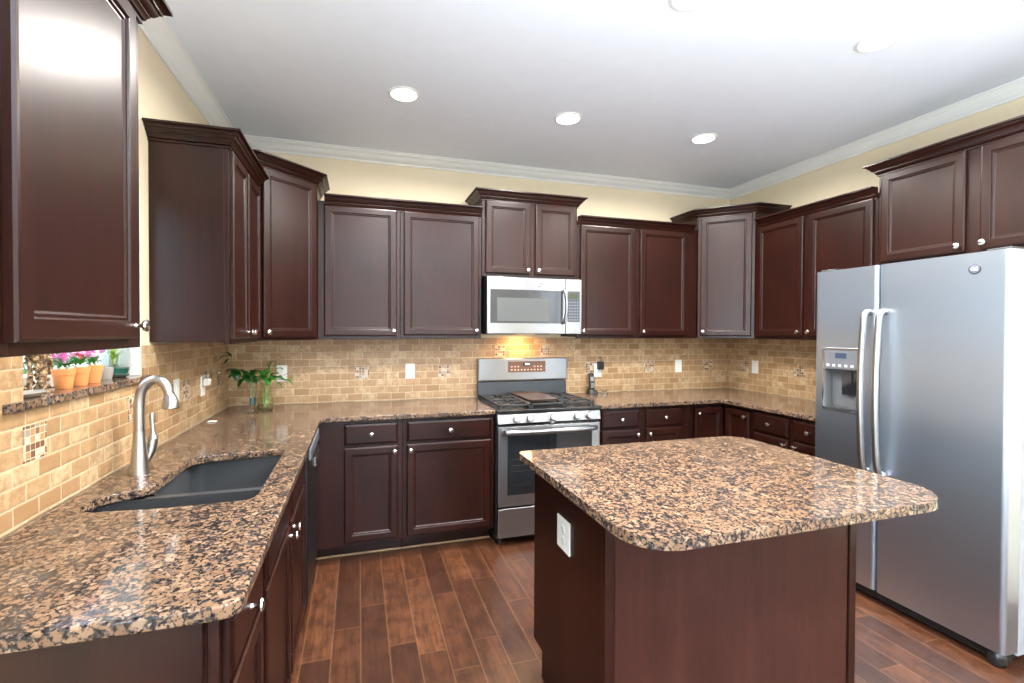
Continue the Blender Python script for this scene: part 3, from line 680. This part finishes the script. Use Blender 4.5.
# dispenser: carve a niche in the freezer door
cut = boxes('cutter', [(DX0+.012, DX1-.012, -FD-.05, -FD+.062, DZ0+.02, DZ0+.245)], BLACK, bev=0)
cut.parent = fg; bpy.context.view_layer.update()
md = fz.modifiers.new('niche', 'BOOLEAN'); md.object = cut; md.operation = 'DIFFERENCE'; md.solver = 'EXACT'
bpy.context.view_layer.update()
me = bpy.data.meshes.new_from_object(fz.evaluated_get(bpy.context.evaluated_depsgraph_get())); fz.modifiers.clear(); fz.data = me; bpy.data.objects.remove(cut)
for q_ in (fz, rd):
    for p_ in q_.data.polygons: p_.use_smooth = True
    q_.data.set_sharp_from_angle(angle=R(38)); wn = q_.modifiers.new('wn', 'WEIGHTED_NORMAL'); wn.weight = 100; wn.keep_sharp = True
dsp = empty('water_dispenser', None, None); dsp.parent = fz
ff = -FD
bm = bmesh.new()    # bezel ring
o_ = [(x, ff-.0005, z) for x, z in rrect(DX0, DX1, DZ0, DZ1, .02)]; o2 = [(x, ff-.007, z) for x, z in rrect(DX0+.003, DX1-.003, DZ0+.003, DZ1-.003, .018)]
i2 = [(x, ff-.007, z) for x, z in rrect(DX0+.012, DX1-.012, DZ0+.02, DZ1-.010, .012)]; i1 = [(x, ff-.0005, z) for x, z in rrect(DX0+.012, DX1-.012, DZ0+.02, DZ1-.010, .012)]
loft(bm, [o_, o2, i2, i1], False, False); 
bpy.data.objects.remove(dsp)
dsp = link('water_dispenser', bm, CHROME, fz)
boxes('dispenser_panel', [(DX0+.013, DX1-.013, ff-.0055, ff-.0006, DZ0+.246, DZ1-.011)], plain('panel_silver', (.16, .17, .19), .45, .3), dsp, bev=.002)
boxes('display', [(DX0+.080, DX0+.145, ff-.0062, ff-.0056, DZ1-.060, DZ1-.030)], BLCD, dsp, bev=0)
boxes('button', [(DX0+.03+.035*i, DX0+.045+.035*i, ff-.0062, ff-.0056, DZ0+.26, DZ0+.272) for i in range(5)], WHITE, dsp, bev=0)
boxes('niche_liner', [(DX0+.0125, DX0+.0155, ff+.001, ff+.0605, DZ0+.0205, DZ0+.2445), (DX1-.0155, DX1-.0125, ff+.001, ff+.0605, DZ0+.0205, DZ0+.2445), (DX0+.0156, DX1-.0156, ff+.058, ff+.0605, DZ0+.0205, DZ0+.2445), (DX0+.0156, DX1-.0156, ff+.001, ff+.0579, DZ0+.242, DZ0+.2445)], plain('niche_grey', (.13, .135, .14), .35), dsp, bev=0)
boxes('drip_tray', [(DX0+.016, DX1-.016, ff+.001, ff+.0575, DZ0+.0205, DZ0+.026)], DGREY, dsp)
bm = bmesh.new(); loft(bm, [[(DX0+.10, ff+.02, DZ0+.23), (DX0+.155, ff+.02, DZ0+.23), (DX0+.155, ff+.03, DZ0+.23), (DX0+.10, ff+.03, DZ0+.23)], [(DX0+.092, ff+.034, DZ0+.10), (DX0+.15, ff+.034, DZ0+.10), (DX0+.15, ff+.04, DZ0+.10), (DX0+.092, ff+.04, DZ0+.10)]]); link('paddle', bm, CHROME, dsp)
bm = bmesh.new(); loft(bm, [[(DX0+.165, ff+.02, DZ0+.23), (DX0+.19, ff+.02, DZ0+.23), (DX0+.19, ff+.03, DZ0+.23), (DX0+.165, ff+.03, DZ0+.23)], [(DX0+.16, ff+.034, DZ0+.10), (DX0+.185, ff+.034, DZ0+.10), (DX0+.185, ff+.04, DZ0+.10), (DX0+.16, ff+.04, DZ0+.10)]]); link('paddle', bm, CHROME, dsp)
def fhandle(x, root):
    pts = spline([(x, ff-.002, 1.545), (x, ff-.030, 1.545), (x, ff-.050, 1.50), (x, ff-.066, 1.30), (x, ff-.070, 1.12), (x, ff-.066, .94), (x, ff-.052, .76), (x, ff-.030, .700), (x, ff-.002, .700)], 6)
    bm = bmesh.new(); tube(bm, pts, .0155, 12, flat=1.0); link('handle', bm, FAUCET, root)
fhandle(FS-.034, fz); fhandle(FS+.042, rd)
emblem(rd, (.766, ff-.0008, 1.722), (0, 0, 0), .023, True)
boxes('toe_grille', [(.01, FWD-.02, ff+.045, ff+.097, .012, .063)]+[(.06+.11*i, .15+.11*i, ff+.040, ff+.0445, .020+.014*j, .026+.014*j) for i in range(7) for j in range(3)], BLACKP, fg)
bm = bmesh.new(); lathe(bm, [(.030, .010), (.034, .02), (.034, .050), (.026, .064)], (FWD-.040, ff+.034, 0), 20); link('hinge_cover', bm, BLACK, fg)
boxes('hinge_cover', [(FWD-.10, FWD-.01, ff+.03, ff+.14, 1.797, 1.808)], DGREY, fg, bev=.004); boxes('hinge_cover', [(.01, .10, ff+.03, ff+.14, 1.797, 1.808)], DGREY, fg, bev=.004)
for x in (.06, FWD-.06):
    for y in (-.1, ff+.15):
        bm = bmesh.new(); lathe(bm, [(.02, .0005), (.02, .0445)], (x, y, 0), 12); link('foot', bm, BLACKP, fg)

# ------------------------------------------------------------------ island
IX0, IX1, IY0, IY1 = 1.600, 2.640, -2.380, -1.762
il = empty('kitchen_island', 'dark cherry kitchen island under the rounded granite top', 'island', ((IX0+IX1)/2, (IY0+IY1)/2, 0))
ox, oy = (IX0+IX1)/2, (IY0+IY1)/2; a, b, c_, d_ = IX0-ox, IX1-ox, IY0-oy, IY1-oy
# side panels notched at the toe kick
def side(x0, x1):
    bm = bmesh.new(); pr = [(c_+.02, .0005), (d_-.095, .0005), (d_-.095, .108), (d_, .108), (d_, CB-.001), (c_+.02, CB-.001)]
    loft(bm, [[(x0, y, z) for y, z in pr], [(x1, y, z) for y, z in pr]]); return link('side_panel', bm, CHERRY, il, smooth=False)
side(a, a+.018); side(b-.018, b)
boxes('carcass', [(a+.019, b-.019, c_+.022, d_-.022, .108, CB-.001)], CHERRY, il)
boxes('back_panel', [(a+.034, b-.030, c_+.003, c_+.0195, .0005, CB-.001)], CHERRY_LIT, il)
boxes('corner_post', [(a-.004, a+.033, c_-.004, c_+.0195, .0005, CB-.001)], CHERRY, il, bev=.002); boxes('corner_post', [(b-.029, b+.004, c_-.004, c_+.0195, .0005, CB-.001)], CHERRY, il, bev=.002)
boxes('toe_kick', [(a+.02, b-.02, d_-.115, d_-.096, .0005, .1075)], CHERRY, il); boxes('shoe_strip', [(a+.0, b, d_-.0955, d_-.083, .0005, .016)], SHOE, il, bev=.003)
for k in range(2):
    w0 = b-.03-k*.50; 
    bm = bmesh.new(); panel(bm, 0, .47, .13, .716, 0, .02, DOOR); dd = link('door', bm, CHERRY, il, loc=(w0, d_-.0205, 0), rotz=math.pi, smooth=False); knob(dd, .448 if k == 0 else .022, -.0205, .682)
    bm = bmesh.new(); panel(bm, 0, .47, .732, .862, 0, .02, DRAW); dd = link('drawer', bm, CHERRY_H, il, loc=(w0, d_-.0205, 0), rotz=math.pi, smooth=False); knob(dd, .235, -.0205, .797)
itop = poly_slab('island_top', [(x, y) for x, y in rrect(1.536, 2.712, -2.668, -1.722, (.13, .16, .11, .03), 9)], [], CB, CT, GRANITE, bev=.008)
tag(itop, 'granite island top with rounded corners overhanging the near side', 'countertop')
outlet('white outlet on the side of the island facing the sink', (IX0-.0005, -2.075, .688), -HP, w=.110, h=.120)

# ------------------------------------------------------------------ sink & faucet
sk = empty('kitchen_sink', 'black double-bowl undermount sink set in the granite by the window', 'sink', (.35, -1.72, .70))
sx0, sy0, sz0 = .35, -1.72, .70
def bowl(pts, depth, nm='bowl'):
    cxm = sum(p[0] for p in pts)/len(pts); cym = sum(p[1] for p in pts)/len(pts)
    def lp(s_, z, off=0): return [(cxm+(x-cxm)*s_-sx0, cym+(y-cym)*s_-sy0, z-sz0) for x, y in pts]
    z0 = CB-.0015; bm = bmesh.new()
    loft(bm, [lp(1.03, z0), lp(1.0, z0), lp(.985, z0-depth*.5), lp(.96, z0-depth*.88), lp(.92, z0-depth*.97), lp(.85, z0-depth), lp(.10, z0-depth-.004), lp(.10, z0-depth-.012),
              lp(.88, z0-depth-.012), lp(.97, z0-depth), lp(1.02, z0-depth*.5), lp(1.03, z0)][:-1], False, False)
    L = link(nm, bm, SINKM, sk); bm = bmesh.new(); lathe(bm, [(.040, 0), (.042, .003), (.030, .004), (.028, .001), (.001, .0)], (cxm-sx0, cym-sy0, z0-depth-.0035-sz0), 20); link('drain', bm, CHROME, L); return L
bowl(rrect(.205, .570, -1.822, -1.388, .045), .205)
bowl(rrect(.080, .570, -2.060, -1.853, .05), .19)
bm = bmesh.new(); bx(bm, .192-sx0, .575-sx0, -1.851-sy0, -1.824-sy0, .70-sz0, .8825-sz0); link('divider', bm, SINKM, sk, bev=.006, seg=3)

fc = empty('kitchen_faucet', 'brushed nickel high-arc pull-down faucet behind the sink', 'faucet', (.106, -1.640, CT+.0005))
bm = bmesh.new(); lathe(bm, [(.031, 0), (.0305, .006), (.028, .03), (.0235, .08), (.0195, .13), (.0178, .155), (.0178, .160)], seg=28); link('body', bm, FAUCET, fc)
pts = spline([(0, 0, .1605), (0, 0, .21), (.0, 0, .255), (.006, 0, .295), (.022, 0, .325), (.048, .0, .341), (.074, 0, .332), (.089, 0, .306), (.095, 0, .282)], 7)
bm = bmesh.new(); tube(bm, pts, [.0172-.0006*min(1, i/40) for i in range(len(pts))], 20); sp = link('spout', bm, FAUCET, fc)
bm = bmesh.new(); tube(bm, spline([(.0945, 0, .284), (.097, 0, .268), (.099, 0, .252), (.100, 0, .236)], 4), [.0172, .0186, .0200, .0214, .0227, .0239, .0250, .0260, .0269, .0277, .0284, .029, .029], 22); sh = link('spray_head', bm, FAUCET, fc)
bm = bmesh.new(); lathe(bm, [(.0265, -.0015), (.0265, .0)], (.1000, 0, .2350), 18); link('nozzle', bm, BLACKP, sh)
bm = bmesh.new(); tube(bm, [(.016, .018, .035), (.026, .030, .075), (.030, .036, .118)], [.009, .015, .0165], 16); tube(bm, spline([(.030, .036, .120), (.030, .036, .14), (.027, .038, .18), (.025, .040, .215)], 4), [.0165, .015, .013, .011, .010, .0085, .008, .008, .0085, .009, .0095, .009, .005], 12); link('handle', bm, FAUCET, fc)
fl = boxes('card', [(-.022, .022, -.016, .016, 0, .006)], WHITE, loc=(.072, -.610, CT+.0005), bev=.003); tag(fl, 'small flat white card lying on the counter by the left wall', 'card')

# ------------------------------------------------------------------ window sill and things on it
sl = poly_slab('window_sill_slab', [(-.155, -2.084), (.0, -2.084), (.0, -2.165), (.022, -2.165), (.028, -2.158), (.028, -1.306), (.022, -1.3005), (0, -1.3005), (0, -1.3365), (-.155, -1.3365)], [], 1.2225, 1.2475, GRANITE, bev=.004)
tag(sl, 'narrow granite ledge under the sink window', 'sill')
struct(boxes('trim_2', [(-EXT+.066, -.002, -1.3435, -1.3358, 1.248, WZ1-.001), (-EXT+.066, -.002, -2.0845, -2.0765, 1.248, WZ1-.001)], PAINT))
SZ = 1.248
ds = empty('shallow_dish', 'pale grey oval stone dish at the near end of the window sill', 'dish', (-.028, -2.005, SZ))
bm = bmesh.new(); lathe(bm, [(.030, 0), (.040, .004), (.046, .012), (.042, .014), (.036, .008), (.001, .007)], seg=32, sxy=(.85, 1.35)); link('bowl', bm, STONE, ds)
fgn = empty('figurine', 'small bronze figurine with branches at the near end of the sill', 'figurine', (-.050, -1.900, SZ))
bm = bmesh.new()
for i, (p, r_) in enumerate([([(-.006, 0, 0), (-.004, .012, .03), (.004, .012, .06)], [.009, .010, .012]), ([(.006, -.012, 0), (.010, -.006, .03), (.004, .004, .06)], [.009, .009, .012]),
        ([(.004, .006, .058), (0, .002, .085), (0, .012, .112)], [.015, .018, .013]), ([(0, .0, .105), (.012, .026, .095), (.01, .03, .068)], [.009, .007, .006]), ([(0, .008, .105), (-.006, -.026, .10), (.0, -.034, .125)], [.009, .007, .006]),
        ([(-.01, -.034, 0), (-.006, -.032, .06), (-.012, -.036, .13)], [.007, .005, .004]), ([(.0, .01, .112), (0, .012, .118)], [.007, .006])]):
    tube(bm, spline(p, 4), [r_[min(len(r_)-1, int(j/4.01))] for j in range(len(spline(p, 4)))], 10)
lathe(bm, [(.001, .112), (.010, .116), (.0135, .128), (.010, .140), (.002, .144)], (0, .014, 0), 14)
link('body', bm, BRONZE, fgn)
bm = bmesh.new(); lathe(bm, [(.036, 0), (.036, .003), (.03, .005)], seg=20, sxy=(.8, 1.1)); link('base', bm, BRONZE, fgn)
bm = bmesh.new(); rgn = random.Random(5)
for i in range(34):
    y = rgn.uniform(-.042, .038); z = rgn.uniform(.01, .15); lathe(bm, [(.001, -.006), (.008, 0), (.001, .006)], (rgn.uniform(-.02, .01), y, z), 8, 'x')
link('leaf_cluster', bm, BRONZE, fgn)

def petals(bm, c, r_, tilt, rg_):
    M = Matrix.Rotation(rg_.uniform(-.6, .6), 3, 'Y') @ Matrix.Rotation(tilt, 3, 'X')
    for k in range(6):
        a = k*math.pi/3; w_ = .45
        q = [Vector((0, 0, 0)), Vector((math.cos(a-w_), math.sin(a-w_), .25))*r_*.8, Vector((math.cos(a), math.sin(a), .35))*r_, Vector((math.cos(a+w_), math.sin(a+w_), .25))*r_*.8]
        bm.faces.new([bm.verts.new(Vector(c)+M @ v) for v in q])
def leafmesh(bm, base_, tip, w_, n=6, curl=.15):
    b_, t_ = Vector(base_), Vector(tip); d = t_-b_; L = d.length; s_ = d.cross(Vector((0, 0, 1)))
    s_ = s_.normalized() if s_.length > 1e-5 else Vector((1, 0, 0)); nn = s_.cross(d).normalized(); rows = []
    for i in range(n+1):
        t = i/n; ww = w_*math.sin(math.pi*min(1, t*.92+.05))**.7; c = b_+d*t+nn*(curl*L*math.sin(math.pi*t))
        rows.append([c+s_*ww*k+nn*abs(k)*ww*.35 for k in (-1, -.5, 0, .5, 1)])
    V = [[bm.verts.new(p) for p in r_] for r_ in rows]
    for a_, b2_ in zip(V, V[1:]):
        for i in range(4): bm.faces.new((a_[i], a_[i+1], b2_[i+1], b2_[i]))
def flower_pot(y, label, mat, seed):
    g = random.Random(seed); r_ = empty('flower_pot', label, 'flower pot', (-.040, y, SZ), group='terracotta flower pots on the window sill'); r_.scale = (.64, .64, .80)
    bm = bmesh.new(); lathe(bm, [(.033, 0), (.0345, .004), (.042, .050), (.0425, .054), (.046, .055), (.048, .078), (.046, .080), (.043, .079), (.041, .066), (.001, .065)], seg=28); link('pot', bm, TERRA, r_)
    bm = bmesh.new()
    for k in range(10):
        a_ = k*math.tau/10; lathe(bm, [(.001, -.010), (.012, 0), (.001, .013)], (.030*math.cos(a_), .030*math.sin(a_), .083), 10)
    link('white_filler', bm, SOIL, r_)
    bm = bmesh.new()
    for k in range(13):
        a_ = g.uniform(0, 6.28); leafmesh(bm, (.012*math.cos(a_), .012*math.sin(a_), .080), (.05*math.cos(a_), .05*math.sin(a_), g.uniform(.085, .125)), .013)
    link('leaves', bm, LEAF, r_)
    bm = bmesh.new(); bm2 = bmesh.new()
    for k in range(20):
        a_ = g.uniform(0, 6.28); q = g.uniform(0, .045); c = (q*math.cos(a_), q*math.sin(a_), g.uniform(.115, .165)); petals(bm if k % 2 else bm2, c, .017, g.uniform(-.7, .9), g)
        tube(bm2 if k % 4 == 0 else bm, [(c[0]*.4, c[1]*.4, .085), c], .0008, 4)
    link('blossoms', bm, mat, r_, smooth=False); link('blossoms', bm2, PALEPINK, r_, smooth=False)
flower_pot(-1.800, 'terracotta pot with pink flowers, nearest the bronze figurine', PINK, 1)
flower_pot(-1.712, 'terracotta pot with red and pale flowers, middle of the three pots', RED, 2)
flower_pot(-1.625, 'terracotta pot with pink flowers, nearest the glass jar', PINK, 4)
jr = empty('glass_jar', 'round clear glass jar with green cuttings on the sill near the window end', 'jar', (-.066, -1.402, SZ)); jr.scale = (1.15, 1.15, 1.1)
bm = bmesh.new(); lathe(bm, [(.030, 0), (.040, .006), (.047, .04), (.046, .09), (.036, .125), (.034, .14), (.032, .14), (.034, .125), (.044, .09), (.045, .04), (.038, .009), (.001, .008)], seg=28); link('body', bm, GLASS, jr)
bm = bmesh.new(); lathe(bm, [(.001, .012), (.036, .012), (.043, .034), (.001, .036)], seg=24); link('teal_stones', bm, TEAL, jr)
bm = bmesh.new(); g = random.Random(9)
for k in range(12):
    a_ = g.uniform(0, 6.28); leafmesh(bm, (0, 0, .038), (.028*math.cos(a_), .028*math.sin(a_), g.uniform(.07, .13)), .008)
link('cuttings', bm, LEAFY, jr)
wp = empty('stone_pot', 'small grey stone cup on the sill left of the glass jar', 'pot', (-.062, -1.480, SZ))
bm = bmesh.new(); lathe(bm, [(.018, 0), (.022, .02), (.024, .045), (.022, .046), (.019, .03), (.001, .02)], seg=20); link('cup', bm, STONE, wp)

# ------------------------------------------------------------------ vases in the corner
v1 = empty('stem_vase', 'slim footed blue glass vase holding a trailing leafy vine', 'vase', (.226, -.335, CT+.0005))
bm = bmesh.new(); lathe(bm, [(.030, 0), (.030, .003), (.008, .010), (.005, .022), (.007, .032), (.016, .045), (.019, .07), (.017, .095)], seg=24); link('foot', bm, GLASS, v1)
bm = bmesh.new(); lathe(bm, [(.001, .046), (.014, .048), (.0165, .07), (.0155, .095), (.001, .096)], seg=20); link('blue_gel', bm, BGLASS, v1)
bm = bmesh.new(); lathe(bm, [(.0175, .0955), (.020, .13), (.026, .18), (.029, .20), (.0275, .20), (.0245, .18), (.0185, .13), (.0158, .0965)], seg=24, cap0=False, cap1=False); link('flared_bowl', bm, GLASS, v1)
v2 = empty('bottle_vase', 'wider green glass vase with leaves behind the slim blue vase', 'vase', (.290, -.265, CT+.0005))
bm = bmesh.new(); lathe(bm, [(.038, 0), (.045, .006), (.049, .035), (.044, .075), (.034, .12), (.028, .155), (.031, .185), (.029, .185), (.026, .155), (.032, .12), (.042, .075), (.046, .035), (.041, .010), (.001, .008)], seg=28); link('body', bm, GGLASS, v2)
def greens(root, spec, stems, mats=LEAFD):
    bm = bmesh.new()
    for s_ in stems: tube(bm, spline(s_, 6), .0022, 6)
    link('stems', bm, STEMM, root); bm = bmesh.new()
    for b_, t_, w_ in spec: leafmesh(bm, b_, t_, w_)
    link('leaves', bm, mats, root)
g = random.Random(12)
# vine to the upper left, dark leaves
greens(v1, [((-.13, .05, .355), (-.205, .07, .335), .018), ((-.13, .05, .355), (-.19, .08, .375), .016), ((-.13, .06, .34), (-.165, .03, .31), .014), ((-.10, .04, .275), (-.16, .03, .245), .030), ((-.09, .04, .26), (-.04, .02, .225), .034), ((-.12, .04, .27), (-.09, 0, .205), .030),
    ((-.04, .01, .25), (.01, -.02, .215), .030), ((-.01, 0, .24), (.04, -.02, .26), .026), ((-.06, .02, .235), (-.02, -.03, .19), .026), ((0, 0, .22), (-.05, -.03, .235), .024), ((-.08, .04, .24), (-.135, 0, .22), .026), ((-.02, .0, .21), (.03, -.03, .185), .022), ((-.10, .02, .25), (-.15, -.01, .27), .024), ((-.05, .0, .25), (-.09, -.03, .275), .024), ((.0, .0, .235), (.03, -.04, .275), .022), ((-.03, .0, .22), (-.07, -.04, .17), .024), ((.01, .0, .215), (.06, -.04, .225), .022)],
    [[(.0, 0, .10), (.0, 0, .2), (-.05, .02, .245), (-.11, .045, .29), (-.135, .055, .36)], [(.003, 0, .10), (-.01, 0, .2), (-.06, .02, .24), (-.10, .04, .265)], [(-.004, 0, .09), (.005, .003, .2), (.02, -.01, .24)]])
greens(v2, [((.0, 0, .22), (.05, -.02, .26), .020), ((.05, .0, .29), (.085, .01, .335), .010), ((.05, 0, .29), (.10, .0, .30), .010), ((.06, 0, .27), (.11, -.02, .265), .011), ((.02, 0, .27), (.05, .02, .33), .010), ((.01, 0, .20), (.12, -.03, .195), .028), ((.10, -.02, .20), (.165, -.03, .165), .020),
    ((.06, -.02, .19), (.10, -.03, .14), .010), ((-.01, 0, .2), (.01, -.05, .235), .026), ((-.01, 0, .2), (-.05, -.04, .20), .026), ((.11, -.02, .21), (.13, -.02, .15), .008), ((.10, -.02, .22), (.16, -.02, .235), .008), ((-.02, 0, .22), (-.06, .02, .26), .022), ((.02, 0, .22), (.055, -.05, .20), .024), ((.03, 0, .22), (.08, -.03, .24), .024), ((0, 0, .21), (.03, -.06, .17), .022), ((.05, 0, .21), (.10, -.05, .215), .022), ((-.01, 0, .22), (.02, -.02, .275), .018), ((.02, 0, .25), (.0, .01, .31), .010)],
    [[(0, 0, .03), (0, 0, .2), (.03, 0, .25), (.06, 0, .30)], [(.01, 0, .03), (.005, 0, .19), (.05, -.01, .205), (.12, -.02, .20)], [(-.01, 0, .03), (-.005, 0, .19), (-.03, 0, .24)]], LEAF)
bm = bmesh.new()
for b_, t_, w_ in (((0, 0, .02), (.012, 0, .14), .012), ((-.01, 0, .02), (-.02, .0, .12), .012), ((.01, .01, .03), (.0, .012, .15), .01)): leafmesh(bm, b_, t_, w_)
link('submerged_leaves', bm, LEAFY, v2)

# ------------------------------------------------------------------ phone etc.
ph = empty('cordless_phone', 'black cordless phone standing in its cradle right of the range', 'phone', (2.752, -.085, CT+.0005))
bm = bmesh.new(); loft(bm, [[(x, y, 0) for x, y in rrect(-.042, .042, -.045, .045, .018)], [(x, y, .018) for x, y in rrect(-.040, .040, -.043, .043, .018)], [(x, y, .036) for x, y in rrect(-.030, .030, -.026, .034, .012)]]); link('cradle', bm, BLACKP, ph)
bm = bmesh.new(); loft(bm, [[(x, y+.004, .0365) for x, y in rrect(-.022, .022, -.012, .012, .008)], [(x, y+.010, .10) for x, y in rrect(-.024, .024, -.013, .013, .008)], [(x, y+.018, .165) for x, y in rrect(-.021, .021, -.010, .012, .008)], [(x, y+.019, .172) for x, y in rrect(-.016, .016, -.007, .009, .006)]]); hs = link('handset', bm, BLACKP, ph)
bm = bmesh.new(); loft(bm, [[(-.015, -.0045, .108), (.015, -.0045, .108), (.015, -.0035, .108), (-.015, -.0035, .108)], [(-.015, .002, .142), (.015, .002, .142), (.015, .003, .142), (-.015, .003, .142)]]); link('screen', bm, GREYP, hs)
boxes('keypad', [(-.014+.010*i, -.006+.010*i, -.0115, -.0075, .052+.011*j, .059+.011*j) for i in range(3) for j in range(4)], GREYP, hs, bev=0)
kd = empty('glass_candle_holder', 'small low clear glass holder right of the cordless phone', 'candle holder', (2.868, -.085, CT+.0005))
bm = bmesh.new(); lathe(bm, [(.030, 0), (.034, .006), (.022, .016), (.026, .034), (.023, .034), (.019, .018), (.001, .015)], seg=20); link('cup', bm, GLASS, kd)
bm = bmesh.new(); lathe(bm, [(.001, .0155), (.017, .016), (.019, .026), (.001, .028)], seg=16); link('metal_insert', bm, CHROME, kd)

# ------------------------------------------------------------------ recessed ceiling lights
spots = [(1.113, -.972, 'recessed ceiling light left in the far row, above the sink side'), (2.111, -.970, 'recessed ceiling light in the middle of the far row'), (3.119, -.970, 'recessed ceiling light right in the far row, nearest the right corner'),
         (3.117, -2.104, 'large recessed ceiling light above the refrigerator side'), (2.125, -2.095, 'recessed ceiling light cut by the top edge, above the island'),
         (1.113, -2.10, 'recessed ceiling light above the near part of the left counter'), (1.1, -3.9, 'added unseen ceiling light behind the camera, left'), (3.1, -3.9, 'added unseen ceiling light behind the camera, right')]  # last two are out of view, added for their light
for x, y, lb in spots:
    r_ = empty('ceiling_light', lb, 'light', (x, y, H-.0005), group=None)
    bm = bmesh.new(); lathe(bm, [(.088, 0), (.086, -.004), (.074, -.007), (.070, -.005), (.070, 0)], seg=40, cap0=False, cap1=False); link('trim_ring', bm, PAINT, r_)
    bm = bmesh.new(); lathe(bm, [(.0695, -.0005), (.0695, -.004), (.001, -.0045)], seg=40); link('lens', bm, LENS, r_)
    area('recessed_light', (x, y, H-.012), (0, 0, 0), .15, .15, 24, (1, .96, .90), 165, 'DISK')
